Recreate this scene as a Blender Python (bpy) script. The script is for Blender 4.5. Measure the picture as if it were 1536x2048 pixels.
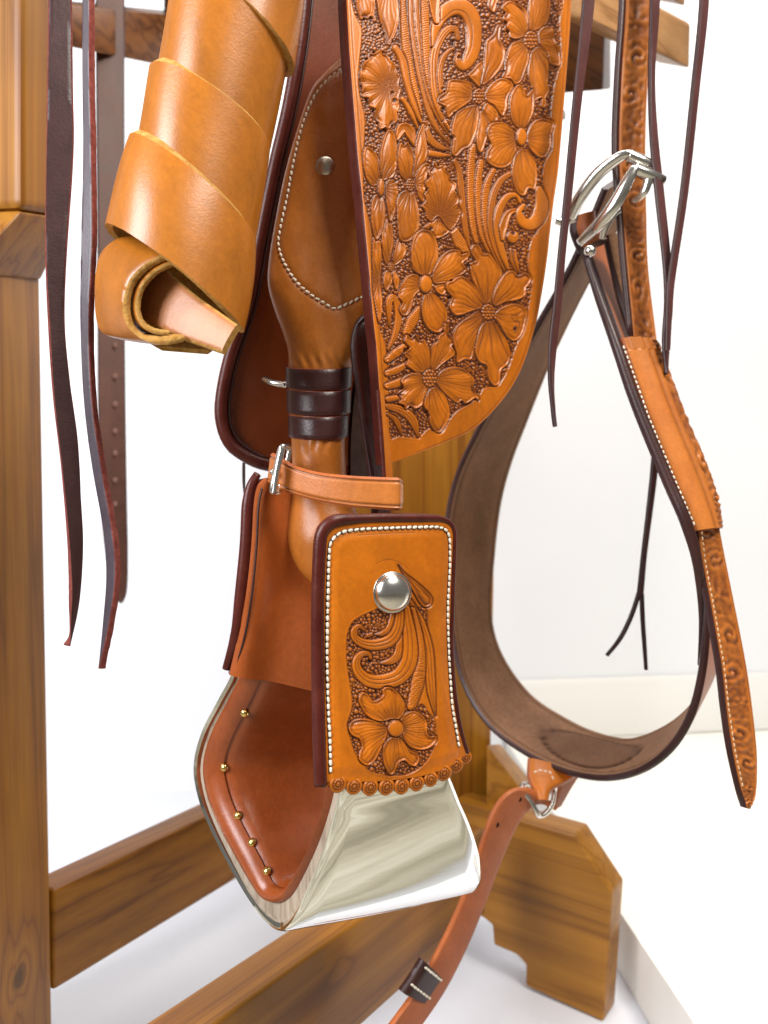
import bpy, bmesh, math, random
import numpy as np
from mathutils import Vector, Matrix, noise as mnoise
random.seed(7); rng = np.random.RandomState(11)
sc = bpy.context.scene
col = sc.collection
for o in list(bpy.data.objects): bpy.data.objects.remove(o)

# ------------------------------------------------------------------ camera, world, light
CZ = 0.5                        # eye height above the floor the stand is on (m)
F = 1450.0                      # focal length in photo pixels
cd = bpy.data.cameras.new('camera'); cam = bpy.data.objects.new('camera', cd); col.objects.link(cam)
cam.location = (0, 0, CZ); cam.rotation_euler = (math.radians(90), 0, 0)
cd.sensor_fit = 'VERTICAL'; cd.sensor_height = 36.0; cd.sensor_width = 27.0
cd.lens = F / 2048 * 36.0; cd.clip_start = 0.02; cd.clip_end = 60
cd.dof.use_dof = True; cd.dof.focus_distance = 0.385; cd.dof.aperture_fstop = 8.0
sc.camera = cam
w = bpy.data.worlds.new('World'); sc.world = w; w.use_nodes = True
w.node_tree.nodes['Background'].inputs[0].default_value = (1.0, 0.95, 0.86, 1)
w.node_tree.nodes['Background'].inputs[1].default_value = 0.16

def area(name, loc, target, size, power, color, sy=None):
    l = bpy.data.lights.new(name, 'AREA'); l.energy = power; l.color = color
    l.shape = 'RECTANGLE'; l.size = size; l.size_y = sy or size
    o = bpy.data.objects.new(name, l); col.objects.link(o); o.location = loc
    o.rotation_euler = (Vector(target) - Vector(loc)).to_track_quat('-Z', 'Y').to_euler()
    return o
area('window_light', (-1.15, -0.50, 1.15), (0.0, 0.45, 0.5), 0.7, 38, (0.97, 0.97, 1.0), 0.9)
area('ceiling_light_front', (0.60, -0.30, 1.65), (0.05, 0.45, 0.5), 0.5, 24, (1.0, 0.95, 0.87))
area('wall_fill_light', (0.25, 0.75, 2.3), (0.25, 0.95, 0.0), 1.2, 33, (1.0, 0.97, 0.92))  # added lamp that keeps wall and floor bright; no such source is seen
vs = sc.view_settings
vs.view_transform = 'Standard'; vs.look = 'None'; vs.exposure = 0.12; vs.gamma = 1.0; vs.use_curve_mapping = False
cy = sc.cycles
cy.use_denoising = True; cy.max_bounces = 8; cy.diffuse_bounces = 4; cy.glossy_bounces = 5
cy.sample_clamp_indirect = 6.0

# ------------------------------------------------------------------ helpers
def P(px, py, d):               # a point seen at photo pixel (px, py) standing d metres in front of the eye
    return Vector(((px - 768) / F * d, d, CZ - (py - 1024) / F * d))
class Pl:                       # an upright plane through (px0, d0) running along dir (x, depth)
    def __init__(s, px0, d0, dx, dy):
        n = math.hypot(dx, dy); s.dx, s.dy = dx / n, dy / n
        s.d0 = d0; s.X0 = (px0 - 768) / F * d0
        s.n = Vector((s.dy, -s.dx, 0))          # faces the eye
    def d(s, px):
        r = (px - 768) / F
        return s.d0 + s.dy * (r * s.d0 - s.X0) / (s.dx - r * s.dy)
    def p(s, px, py): return P(px, py, s.d(px))
def cat(pts, n, closed=False):  # Catmull-Rom through tuples, arc-length resampled to n points
    p = np.array(pts, float); m = len(p)
    if m == 2:
        t = np.linspace(0, 1, n)[:, None]; return p[0] * (1 - t) + p[1] * t
    out = []
    for i in range(m if closed else m - 1):
        if closed: a, b, c, d = p[(i-1) % m], p[i], p[(i+1) % m], p[(i+2) % m]
        else: a, b, c, d = p[max(i-1, 0)], p[i], p[i+1], p[min(i+2, m-1)]
        for k in range(10):
            t = k / 10
            out.append(0.5 * ((2*b) + (-a+c)*t + (2*a-5*b+4*c-d)*t*t + (-a+3*b-3*c+d)*t**3))
    out.append(p[0] if closed else p[-1]); q = np.array(out)
    s = np.r_[0, np.cumsum(np.linalg.norm(np.diff(q, axis=0), axis=1))]
    t = np.linspace(0, s[-1], n, endpoint=not closed)
    return np.stack([np.interp(t, s, q[:, k]) for k in range(q.shape[1])], 1)
def catu(pts, n):               # the same, uniform in control points (so that two edges stay in step)
    p = np.array(pts, float); m = len(p); out = []
    for u in np.linspace(0, m - 1 - 1e-9, n):
        i = int(u); t = u - i
        a, b, c, d = p[max(i-1, 0)], p[i], p[min(i+1, m-1)], p[min(i+2, m-1)]
        out.append(0.5 * ((2*b) + (-a+c)*t + (2*a-5*b+4*c-d)*t*t + (-a+3*b-3*c+d)*t**3))
    return np.array(out)
ORI = {}
def thing(name, label, cat_, loc, group=None):
    o = bpy.data.objects.new(name, None); col.objects.link(o); o.empty_display_size = 0.02
    o.location = loc; ORI[o] = Vector(loc); o['label'] = label; o['category'] = cat_
    if group: o['group'] = group
    return o
def tag(o, label, cat_, group=None):
    o['label'] = label; o['category'] = cat_
    if group: o['group'] = group
    return o
def link(name, me, mats, origin, parent):
    o = bpy.data.objects.new(name, me); col.objects.link(o)
    for m in mats:
        if me.materials.find(m.name) < 0 or len(me.materials) < len(mats): me.materials.append(m)
    ORI[o] = Vector(origin)
    o.location = Vector(origin) - (ORI[parent] if parent else Vector())
    if parent: o.parent = parent
    return o
def mk(name, V, Fc, mats, parent=None, mi=None, smooth=True, attr=None):
    V = np.array([tuple(v) for v in V], float) if not isinstance(V, np.ndarray) else V
    org = np.array([V[:, 0].mean(), V[:, 1].mean(), V[:, 2].min()])
    me = bpy.data.meshes.new(name)
    if isinstance(Fc, np.ndarray):
        nf = len(Fc); me.vertices.add(len(V)); me.vertices.foreach_set('co', (V - org).astype(np.float32).ravel())
        me.loops.add(nf * 4); me.loops.foreach_set('vertex_index', Fc.astype(np.int32).ravel())
        me.polygons.add(nf); me.polygons.foreach_set('loop_start', np.arange(nf, dtype=np.int32) * 4)
        me.update(calc_edges=True); me.validate()
    else:
        me.from_pydata([tuple(v) for v in (V - org)], [], Fc); me.update()
    if not isinstance(mats, (list, tuple)): mats = [mats]
    if attr is not None:
        a = me.attributes.new('dye_shade', 'FLOAT', 'POINT'); a.data.foreach_set('value', np.asarray(attr, np.float32))
    if mi is not None: me.polygons.foreach_set('material_index', np.asarray(mi, np.int32))
    if smooth: me.polygons.foreach_set('use_smooth', np.ones(len(me.polygons), bool))
    return link(name, me, mats, org, parent)
def fix_normals(o, sharp=None):
    bm = bmesh.new(); bm.from_mesh(o.data); bmesh.ops.recalc_face_normals(bm, faces=bm.faces); bm.to_mesh(o.data); bm.free()
    if sharp: o.data.set_sharp_from_angle(angle=math.radians(sharp))
    return o
def slab(name, L, R, thick, mats, parent=None, n=70, m=8, crown=0.0, hf=None, face=0.5, rnd=0.35, closed=False, sh=45, flip=False, fuzz=0.0):
    """a strap between two edge curves given as (px, py, d), with real thickness"""
    Lc = [P(*q) for q in catu(L, n)]; Rc = [P(*q) for q in catu(R, n)]
    return slab3(name, Lc, Rc, thick, mats, parent, m, crown, hf, face, rnd, closed, sh, flip, fuzz)
def slab3(name, Lc, Rc, thick, mats, parent=None, m=8, crown=0.0, hf=None, face=0.5, rnd=0.35, closed=False, sh=45, flip=False, fuzz=0.0, ref=None):
    n = len(Lc); mid = [(a + b) / 2 for a, b in zip(Lc, Rc)]; nr = []
    for i in range(n):
        t = mid[(i+1) % n if closed else min(i+1, n-1)] - mid[i-1 if closed else max(i-1, 0)]
        ac = Rc[i] - Lc[i]
        if ac.length < 1e-6: nr.append(nr[-1] if nr else Vector((0, -1, 0))); continue
        nr.append(t.cross(ac).normalized())
    k = int(face * (n - 1))
    if nr[k].dot(ref if ref else Vector((0, 0, CZ)) - mid[k]) < 0: nr = [-v for v in nr]
    if flip: nr = [-v for v in nr]
    V = []; D = []; e = thick * rnd
    for i in range(n):
        ac = Rc[i] - Lc[i]; wd = max(ac.length, 1e-5); ev = min(e / wd, 0.25)
        fz = lambda: (random.random() - .5) * fuzz
        for v in [0.0 + 0] + list(np.linspace(ev, 1 - ev, m)) + [1.0]:
            edge = v in (0.0, 1.0)
            h = -e if edge else crown * (1 - (2*v-1)**2)
            dy = 0.0
            if hf and not edge:
                hh, dy = hf(i / (n-1), v); h += hh
            V.append(Lc[i] + ac * v + nr[i] * (h + fz() * edge)); D.append(dy)
        for v, h in ((1.0, -thick + e), (1 - ev, -thick), (ev, -thick), (0.0, -thick + e)):
            V.append(Lc[i] + ac * v + nr[i] * (h + fz())); D.append(0)
    c = m + 6; Fc = []; mi = []
    for i in range(n if closed else n - 1):
        i2 = (i + 1) % n
        for j in range(c):
            j2 = (j + 1) % c
            Fc.append((i*c + j, i*c + j2, i2*c + j2, i2*c + j))
            mi.append(0 if 1 <= j < m else (2 if j == m + 3 else 1))
    if not closed:
        Fc.append(tuple(range(c))); mi.append(1); Fc.append(tuple((n-1)*c + j for j in range(c))[::-1]); mi.append(1)
    o = mk(name, V, Fc, mats, parent, mi, True, D)
    return fix_normals(o, sh)
def tube(name, pts, r, mat, parent=None, seg=10, closed=False, n=None, flat=1.0, sh=None, up=None):
    q = cat([tuple(p) for p in pts], n or max(12, len(pts) * 6), closed); N = len(q)
    V = []; Fc = []; rr = np.interp(np.linspace(0, 1, N), np.linspace(0, 1, len(r)), r) if hasattr(r, '__len__') else [r] * N
    pu = None
    for i in range(N):
        t = Vector(q[(i+1) % N if closed else min(i+1, N-1)] - q[i-1 if closed else max(i-1, 0)]).normalized()
        a = Vector(up) if up else (pu if pu is not None else Vector((0, -1, 0.13)))
        a = (a - t * a.dot(t)).normalized(); pu = a; b = t.cross(a)
        for k in range(seg):
            an = 2 * math.pi * k / seg
            V.append(Vector(q[i]) + a * math.cos(an) * rr[i] * flat + b * math.sin(an) * rr[i])
    for i in range(N if closed else N - 1):
        i2 = (i + 1) % N
        for k in range(seg):
            k2 = (k+1) % seg; Fc.append((i*seg+k, i*seg+k2, i2*seg+k2, i2*seg+k))
    if not closed: Fc.append(tuple(range(seg))); Fc.append(tuple((N-1)*seg + k for k in range(seg))[::-1])
    return fix_normals(mk(name, V, Fc, mat, parent), sh)
def dome(name, c, nrm, r, h, mat, parent=None, seg=28, rings=8, rim=0.0):
    nrm = nrm.normalized(); a = nrm.orthogonal().normalized(); b = nrm.cross(a); V = []; Fc = []
    prof = [(1.0, -h * 0.25)] + [(math.cos(t), h * math.sin(t)) for t in np.linspace(0, math.pi/2 * 0.97, rings)]
    if rim: prof = [(1.0, -h*.25), (1.0, h*.08), (1 - rim*.5, h*.16), (1 - rim, h*.1)] + [((1 - rim) * math.cos(t), h*.1 + h*.9 * math.sin(t)) for t in np.linspace(0.05, math.pi/2*.97, rings)]
    for (q, z) in prof:
        for k in range(seg):
            an = 2*math.pi*k/seg; V.append(c + (a*math.cos(an) + b*math.sin(an)) * r * q + nrm * z)
    m = len(prof)
    for i in range(m - 1):
        for k in range(seg): Fc.append((i*seg+k, i*seg+(k+1) % seg, (i+1)*seg+(k+1) % seg, (i+1)*seg+k))
    Fc.append(tuple((m-1)*seg + k for k in range(seg)))
    return fix_normals(mk(name, V, Fc, mat, parent))
def hexa(name, top, bot, mat, parent=None, bev=0.002, world=False, seg=2):
    T = [Vector(q) if world else P(*q) for q in top]; B = [Vector(q) if world else P(*q) for q in bot]
    return prism3(name, T, B, mat, parent, bev, seg)
def prism3(name, A, B, mat, parent=None, bev=0.002, seg=2):
    n = len(A); V = list(A) + list(B)
    Fc = [tuple(range(n)), tuple(range(2*n-1, n-1, -1))] + [(i, n+i, n+(i+1) % n, (i+1) % n) for i in range(n)]
    o = mk(name, V, Fc, mat, parent, None, False)
    bm = bmesh.new(); bm.from_mesh(o.data); bmesh.ops.recalc_face_normals(bm, faces=bm.faces)
    if bev: bmesh.ops.bevel(bm, geom=list(bm.edges), offset=bev, segments=seg, profile=0.6, affect='EDGES')
    bm.to_mesh(o.data); bm.free(); o.data.polygons.foreach_set('use_smooth', np.ones(len(o.data.polygons), bool))
    o.data.set_sharp_from_angle(angle=math.radians(38)); return o
_cap = {}
def capsule_mesh(l, r, mat, key):
    if key in _cap: return _cap[key]
    V = []; Fc = []; prof = [(-l/2, .25), (-l/2*.86, .72), (-l/2*.5, .98), (0, 1), (l/2*.5, .98), (l/2*.86, .72), (l/2, .25)]
    for (x, q) in prof:
        for k in range(6): an = math.pi*2*k/6; V.append((x, r*q*math.cos(an), r*.8*q*math.sin(an)))
    for i in range(6):
        for k in range(6): Fc.append((i*6+k, i*6+(k+1) % 6, (i+1)*6+(k+1) % 6, (i+1)*6+k))
    Fc += [tuple(range(6))[::-1], tuple(36+k for k in range(6))]
    me = bpy.data.meshes.new('stitch'); me.from_pydata(V, [], Fc); me.materials.append(mat)
    me.polygons.foreach_set('use_smooth', np.ones(len(me.polygons), bool)); _cap[key] = me; return me
def stitches(pts, nrm, pitch, l, r, mat, parent, key, tilt=0.0, name='stitch'):
    """thread stitches along a 3D polyline; nrm is a vector or a function of the index"""
    q = np.array([tuple(p) for p in pts]); s = np.r_[0, np.cumsum(np.linalg.norm(np.diff(q, axis=0), axis=1))]
    me = capsule_mesh(l, r, mat, key); N = max(2, int(s[-1] / pitch))
    at = lambda t: Vector([np.interp(t, s, q[:, k]) for k in range(3)])
    for i in range(N):
        t0 = (i + .5) / N * s[-1]; c = at(t0); t = (at(t0 + pitch*.3) - at(t0 - pitch*.3)).normalized()
        nn = nrm(t0 / s[-1]) if callable(nrm) else nrm
        nn = (nn - t * nn.dot(t)).normalized(); b = nn.cross(t)
        tl = tilt + random.uniform(-.10, .10); t2 = t * math.cos(tl) + b * math.sin(tl); b = nn.cross(t2)
        o = bpy.data.objects.new(name, me); col.objects.link(o); o.parent = parent
        M = Matrix((t2, b, nn)).transposed().to_4x4(); M = M @ Matrix.Diagonal((random.uniform(.88, 1.06), random.uniform(.85, 1.1), 1, 1)); M.translation = c - ORI[parent] + nn * r * random.uniform(.05, .3)
        o.matrix_basis = M

# ------------------------------------------------------------------ materials
def srgb(r, g, b): return tuple(((c/255/12.92) if c/255 <= .04045 else ((c/255+.055)/1.055)**2.4) for c in (r, g, b)) + (1,)
def nodes(name):
    m = bpy.data.materials.new(name); m.use_nodes = True; nt = m.node_tree
    return m, nt, nt.nodes['Principled BSDF'], lambda t, **k: _nn(nt, t, **k), nt.links.new
def _nn(nt, t, **k):
    n = nt.nodes.new(t)
    for a, b in k.items(): setattr(n, a, b)
    return n
def leather(name, c1, c2, rough=0.42, scale=1.0, grain=0.25, dye_shade=None, spec=0.45, mott=18, suede=False, coat=0.0, wear=.80):
    m, nt, bs, N, Lk = nodes(name); tc = N('ShaderNodeTexCoord')
    n1 = N('ShaderNodeTexNoise'); n1.inputs['Scale'].default_value = mott * scale; n1.inputs['Detail'].default_value = 5; n1.inputs['Roughness'].default_value = .62
    n2 = N('ShaderNodeTexNoise'); n2.inputs['Scale'].default_value = 420 * scale; n2.inputs['Detail'].default_value = 3
    vo = N('ShaderNodeTexVoronoi'); vo.inputs['Scale'].default_value = 900 * scale
    for q in (n1, n2, vo): Lk(tc.outputs['Object'], q.inputs['Vector'])
    mx = N('ShaderNodeMix', data_type='RGBA'); mx.inputs['A'].default_value = c1; mx.inputs['B'].default_value = c2
    rp = N('ShaderNodeMapRange'); rp.inputs['From Min'].default_value = .3; rp.inputs['From Max'].default_value = .7
    Lk(n1.outputs['Fac'], rp.inputs['Value']); Lk(rp.outputs['Result'], mx.inputs['Factor'])
    out = mx.outputs['Result']
    m2 = N('ShaderNodeMix', data_type='RGBA', blend_type='MULTIPLY'); r2 = N('ShaderNodeMapRange')
    r2.inputs['From Min'].default_value = .3; r2.inputs['From Max'].default_value = .7; r2.inputs['To Min'].default_value = .75 if suede else .92; r2.inputs['To Max'].default_value = 1.05
    Lk(n2.outputs['Fac'], r2.inputs['Value']); m2.inputs['Factor'].default_value = 1
    Lk(out, m2.inputs['A']); Lk(r2.outputs['Result'], m2.inputs['B']); out = m2.outputs['Result']
    nw = N('ShaderNodeTexNoise'); nw.inputs['Scale'].default_value = 26*scale; nw.inputs['Detail'].default_value = 6; nw.inputs['Roughness'].default_value = .7; nw.inputs['Distortion'].default_value = .8
    mw = N('ShaderNodeMapping'); mw.inputs['Location'].default_value = (3.1, 1.7, .4); mw.inputs['Scale'].default_value = (1, 1, .55); Lk(tc.outputs['Object'], mw.inputs['Vector']); Lk(mw.outputs['Vector'], nw.inputs['Vector'])
    rw = N('ShaderNodeMapRange'); rw.inputs['From Min'].default_value = .32; rw.inputs['From Max'].default_value = .62; rw.inputs['To Min'].default_value = wear; rw.inputs['To Max'].default_value = 1.04; Lk(nw.outputs['Fac'], rw.inputs['Value'])
    mw2 = N('ShaderNodeMix', data_type='RGBA', blend_type='MULTIPLY'); mw2.inputs['Factor'].default_value = 1; Lk(out, mw2.inputs['A']); Lk(rw.outputs['Result'], mw2.inputs['B']); out = mw2.outputs['Result']
    if dye_shade:
        at = N('ShaderNodeAttribute', attribute_name='dye_shade'); m3 = N('ShaderNodeMix', data_type='RGBA')
        Lk(at.outputs['Fac'], m3.inputs['Factor']); Lk(out, m3.inputs['A']); m3.inputs['B'].default_value = dye_shade; out = m3.outputs['Result']
    Lk(out, bs.inputs['Base Color'])
    rr = N('ShaderNodeMapRange'); rr.inputs['To Min'].default_value = rough - .07; rr.inputs['To Max'].default_value = rough + .1
    Lk(n1.outputs['Fac'], rr.inputs['Value']); Lk(rr.outputs['Result'], bs.inputs['Roughness'])
    bs.inputs['Specular IOR Level'].default_value = 0.1 if suede else spec
    if suede: bs.inputs['Sheen Weight'].default_value = .25; bs.inputs['Sheen Roughness'].default_value = .6; bs.inputs['Sheen Tint'].default_value = c2
    if coat: bs.inputs['Coat Weight'].default_value = coat; bs.inputs['Coat Roughness'].default_value = .22
    ad = N('ShaderNodeMath', operation='MULTIPLY_ADD'); ad.inputs[1].default_value = .6
    Lk(vo.outputs['Distance'], ad.inputs[0]); Lk(n2.outputs['Fac'], ad.inputs[2])
    bp = N('ShaderNodeBump'); bp.inputs['Strength'].default_value = grain*.55; bp.inputs['Distance'].default_value = .0005
    Lk(ad.outputs[0], bp.inputs['Height']); Lk(bp.outputs['Normal'], bs.inputs['Normal'])
    return m
def wood(name, c1, c2, c3, direction, scale=1.0, rough=.42, knots=()):
    m, nt, bs, N, Lk = nodes(name); tc = N('ShaderNodeTexCoord')
    q = Vector((1, 0, 0)).rotation_difference(Vector(direction).normalized()).inverted().to_euler()
    mp = N('ShaderNodeMapping'); mp.vector_type = 'POINT'; mp.inputs['Rotation'].default_value = q
    m2 = N('ShaderNodeMapping'); m2.inputs['Scale'].default_value = (1.3*scale, 40*scale, 40*scale)
    Lk(tc.outputs['Object'], mp.inputs['Vector']); Lk(mp.outputs['Vector'], m2.inputs['Vector'])
    n1 = N('ShaderNodeTexNoise'); n1.inputs['Scale'].default_value = 1.0; n1.inputs['Detail'].default_value = 2; n1.inputs['Distortion'].default_value = .2
    Lk(m2.outputs['Vector'], n1.inputs['Vector'])
    m3 = N('ShaderNodeMapping'); m3.inputs['Scale'].default_value = (4*scale, 700*scale, 700*scale); Lk(mp.outputs['Vector'], m3.inputs['Vector'])
    n2 = N('ShaderNodeTexNoise'); n2.inputs['Scale'].default_value = 1.0; n2.inputs['Detail'].default_value = 3; Lk(m3.outputs['Vector'], n2.inputs['Vector'])
    # growth-ring lines from folded noise
    src = n1.outputs['Fac']; kf = None
    for (kp_, kr) in knots:
        ge = N('ShaderNodeNewGeometry'); sb = N('ShaderNodeVectorMath', operation='DISTANCE'); sb.inputs[1].default_value = kp_; Lk(ge.outputs['Position'], sb.inputs[0])
        dv = N('ShaderNodeMath', operation='DIVIDE'); dv.inputs[1].default_value = kr; Lk(sb.outputs['Value'], dv.inputs[0])
        pw = N('ShaderNodeMath', operation='POWER'); pw.inputs[0].default_value = .35; Lk(dv.outputs[0], pw.inputs[1])
        a2 = N('ShaderNodeMath', operation='MULTIPLY_ADD'); a2.inputs[1].default_value = 1.1; Lk(pw.outputs[0], a2.inputs[0]); Lk(src, a2.inputs[2]); src = a2.outputs[0]
        kk = N('ShaderNodeMapRange'); kk.inputs['From Min'].default_value = .3; kk.inputs['From Max'].default_value = .85; kk.inputs['To Min'].default_value = .35; kk.inputs['To Max'].default_value = 1; Lk(dv.outputs[0], kk.inputs['Value']); kf = kk
    ml = N('ShaderNodeMath', operation='MULTIPLY'); ml.inputs[1].default_value = 3.6; Lk(src, ml.inputs[0])
    fr = N('ShaderNodeMath', operation='FRACT'); Lk(ml.outputs[0], fr.inputs[0])
    cr = N('ShaderNodeValToRGB'); e = cr.color_ramp.elements; e[0].position = 0; e[0].color = c1; e[1].position = 1; e[1].color = c1
    for p_, c_ in ((.45, c2), (.8, c1), (.93, c3)): x = e.new(p_); x.color = c_
    Lk(fr.outputs[0], cr.inputs['Fac'])
    n3 = N('ShaderNodeTexNoise'); n3.inputs['Scale'].default_value = 7*scale; n3.inputs['Detail'].default_value = 3; Lk(tc.outputs['Object'], n3.inputs['Vector'])
    mx = N('ShaderNodeMix', data_type='RGBA', blend_type='MULTIPLY'); mx.inputs['Factor'].default_value = 1
    r1 = N('ShaderNodeMapRange'); r1.inputs['From Min'].default_value = .3; r1.inputs['From Max'].default_value = .7; r1.inputs['To Min'].default_value = .70; r1.inputs['To Max'].default_value = 1.12
    Lk(n3.outputs['Fac'], r1.inputs['Value']); Lk(cr.outputs['Color'], mx.inputs['A']); Lk(r1.outputs['Result'], mx.inputs['B'])
    my = N('ShaderNodeMix', data_type='RGBA', blend_type='MULTIPLY'); my.inputs['Factor'].default_value = 1
    r2 = N('ShaderNodeMapRange'); r2.inputs['From Min'].default_value = .3; r2.inputs['From Max'].default_value = .7; r2.inputs['To Min'].default_value = .84; r2.inputs['To Max'].default_value = 1.08
    Lk(n2.outputs['Fac'], r2.inputs['Value']); Lk(mx.outputs['Result'], my.inputs['A']); Lk(r2.outputs['Result'], my.inputs['B'])
    if kf:
        mz = N('ShaderNodeMix', data_type='RGBA', blend_type='MULTIPLY'); mz.inputs['Factor'].default_value = 1; Lk(my.outputs['Result'], mz.inputs['A']); Lk(kf.outputs['Result'], mz.inputs['B']); my = mz
    Lk(my.outputs['Result'], bs.inputs['Base Color']); bs.inputs['Roughness'].default_value = rough; bs.inputs['Specular IOR Level'].default_value = .35
    bp = N('ShaderNodeBump'); bp.inputs['Strength'].default_value = .2; bp.inputs['Distance'].default_value = .0008
    Lk(n2.outputs['Fac'], bp.inputs['Height']); Lk(bp.outputs['Normal'], bs.inputs['Normal'])
    return m
def metal(name, c, rough=.12, streak=None, bump=.12):
    m, nt, bs, N, Lk = nodes(name); bs.inputs['Metallic'].default_value = 1; bs.inputs['Base Color'].default_value = c; bs.inputs['Roughness'].default_value = rough
    tc = N('ShaderNodeTexCoord'); n1 = N('ShaderNodeTexNoise'); n1.inputs['Scale'].default_value = 40; n1.inputs['Detail'].default_value = 4
    mp = N('ShaderNodeMapping'); mp.inputs['Scale'].default_value = streak or (1, 1, 1)
    Lk(tc.outputs['Object'], mp.inputs['Vector']); Lk(mp.outputs['Vector'], n1.inputs['Vector'])
    r = N('ShaderNodeMapRange'); r.inputs['To Min'].default_value = max(.02, rough - .06); r.inputs['To Max'].default_value = rough*1.8
    Lk(n1.outputs['Fac'], r.inputs['Value']); Lk(r.outputs['Result'], bs.inputs['Roughness'])
    bp = N('ShaderNodeBump'); bp.inputs['Strength'].default_value = bump; bp.inputs['Distance'].default_value = .0007
    Lk(n1.outputs['Fac'], bp.inputs['Height']); Lk(bp.outputs['Normal'], bs.inputs['Normal'])
    return m
def plain(name, c, rough=.7, spec=.3, noise=None):
    m, nt, bs, N, Lk = nodes(name); bs.inputs['Roughness'].default_value = rough; bs.inputs['Specular IOR Level'].default_value = spec
    tc = N('ShaderNodeTexCoord'); n1 = N('ShaderNodeTexNoise'); n1.inputs['Scale'].default_value = noise or 12; n1.inputs['Detail'].default_value = 4
    Lk(tc.outputs['Object'], n1.inputs['Vector'])
    mx = N('ShaderNodeMix', data_type='RGBA'); mx.inputs['A'].default_value = tuple(x*.93 for x in c[:3]) + (1,); mx.inputs['B'].default_value = c
    Lk(n1.outputs['Fac'], mx.inputs['Factor']); Lk(mx.outputs['Result'], bs.inputs['Base Color'])
    return m
BUR = leather('burgundy_edge', (.060, .008, .005, 1), (.095, .017, .010, 1), .34, grain=.3, mott=60, spec=.3)
BURD = leather('dark_burgundy', (.026, .006, .005, 1), (.044, .012, .010, 1), .42, grain=.3, mott=40)
ORANGE = leather('saddle_leather', (.52, .140, .008, 1), (.57, .165, .012, 1), .40, grain=.22, spec=.4)
TOOL = leather('tooled_leather', (.55, .138, .003, 1), (.62, .172, .005, 1), .36, grain=.16, dye_shade=(.075, .015, .005, 1), spec=.42, wear=.66)
TAN = leather('neck_leather', (.46, .150, .022, 1), (.56, .205, .040, 1), .42, grain=.3, spec=.4)
RUST = leather('rust_leather', (.36, .085, .016, 1), (.46, .125, .028, 1), .42, grain=.3)
SKIRT = leather('skirt_leather', (.125, .022, .003, 1), (.17, .034, .005, 1), .36, grain=.2)
YEL = leather('latigo_leather', (.455, .143, .010, 1), (.525, .178, .018, 1), .34, grain=.22, mott=9, coat=.2, wear=.70)
YELE = leather('latigo_cut_edge', (.40, .18, .035, 1), (.62, .36, .11, 1), .9, grain=1.0, mott=240, suede=True)
PINK = leather('latigo_tail', (.42, .155, .048, 1), (.50, .205, .075, 1), .38, grain=.25, mott=14)
SUEDE = leather('brown_suede', (.205, .100, .052, 1), (.285, .148, .082, 1), .58, grain=.4, mott=26, suede=True, dye_shade=(.045, .018, .010, 1))
RED = leather('red_cut_edge', (.15, .035, .03, 1), (.27, .075, .06, 1), .85, grain=1.0, mott=260, suede=True)
STRING = leather('string_leather', (.034, .011, .011, 1), (.055, .018, .018, 1), .42, grain=.3, mott=50)
GREYL = leather('grey_leather', (.16, .13, .13, 1), (.24, .20, .20, 1), .42, grain=.3, mott=50)
CONN = leather('connecting_leather', (.30, .075, .025, 1), (.42, .12, .04, 1), .42, grain=.3)
WOODV = wood('stand_wood_upright', (.265, .100, .007, 1), (.335, .140, .011, 1), (.190, .064, .005, 1), (0, 0, 1), knots=[(tuple(P(38, 1955, .52)), .014)])
BD = (.60, .80, 0)
WOODB = wood('stand_wood_beam', (.255, .094, .007, 1), (.335, .136, .011, 1), (.180, .060, .005, 1), BD, knots=[(tuple(P(705, 1925, .51)), .006)])
WOODE = wood('stand_wood_end', (.295, .118, .010, 1), (.37, .156, .016, 1), (.225, .084, .008, 1), (.8, -.6, 0))
WOODD = wood('stand_wood_rail', (.13, .045, .012, 1), (.19, .07, .018, 1), (.06, .018, .004, 1), (.85, .5, 0))
WOODR = wood('stand_wood_slat', (.38, .19, .075, 1), (.45, .24, .10, 1), (.26, .12, .04, 1), (.85, .5, 0))
CORE = wood('stirrup_wood', (.44, .35, .26, 1), (.50, .41, .32, 1), (.33, .25, .18, 1), (0, .2, 1), 3.0, .7)
CHROME = metal('polished_steel', (.84, .84, .81, 1), .05, (.3, .3, 6), .03)
STEEL = metal('nickel', (.72, .70, .66, 1), .18)
DSTEEL = metal('dark_steel', (.20, .18, .16, 1), .4)
BRASS = metal('brass', (.80, .58, .20, 1), .2)
THREAD = plain('white_thread', (.80, .74, .62, 1), .8, .1, 900)
BLACK = plain('dark_hole', (.012, .008, .007, 1), .9, .05)
FLOORM = plain('white_floor', (.68, .70, .76, 1), .45, .4, 3)
WALLM = plain('white_wall', (.84, .86, .90, 1), .85, .1, 2)
PLATM = plain('cream_platform', (.86, .84, .78, 1), .6, .3, 3)
def streak_floor():  # out-of-view floor; streaks made up for the steel to reflect
    m, nt, bs, N, Lk = nodes('streaked_floor'); tc = N('ShaderNodeTexCoord'); mp = N('ShaderNodeMapping'); mp.inputs['Scale'].default_value = (.30, 10, 1); mp.inputs['Rotation'].default_value = (0, 0, -.25)
    n1 = N('ShaderNodeTexNoise'); n1.inputs['Scale'].default_value = 1.3; n1.inputs['Detail'].default_value = 5; n1.inputs['Roughness'].default_value = .65
    Lk(tc.outputs['Object'], mp.inputs['Vector']); Lk(mp.outputs['Vector'], n1.inputs['Vector'])
    cr = N('ShaderNodeValToRGB'); e = cr.color_ramp.elements; e[0].position = .32; e[0].color = (.16, .14, .095, 1); e[1].position = .70; e[1].color = (.60, .57, .50, 1); x = e.new(.5); x.color = (.36, .33, .25, 1)
    Lk(n1.outputs['Fac'], cr.inputs['Fac']); Lk(cr.outputs['Color'], bs.inputs['Base Color']); bs.inputs['Roughness'].default_value = .6
    return m
STREAKF = streak_floor()
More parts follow.
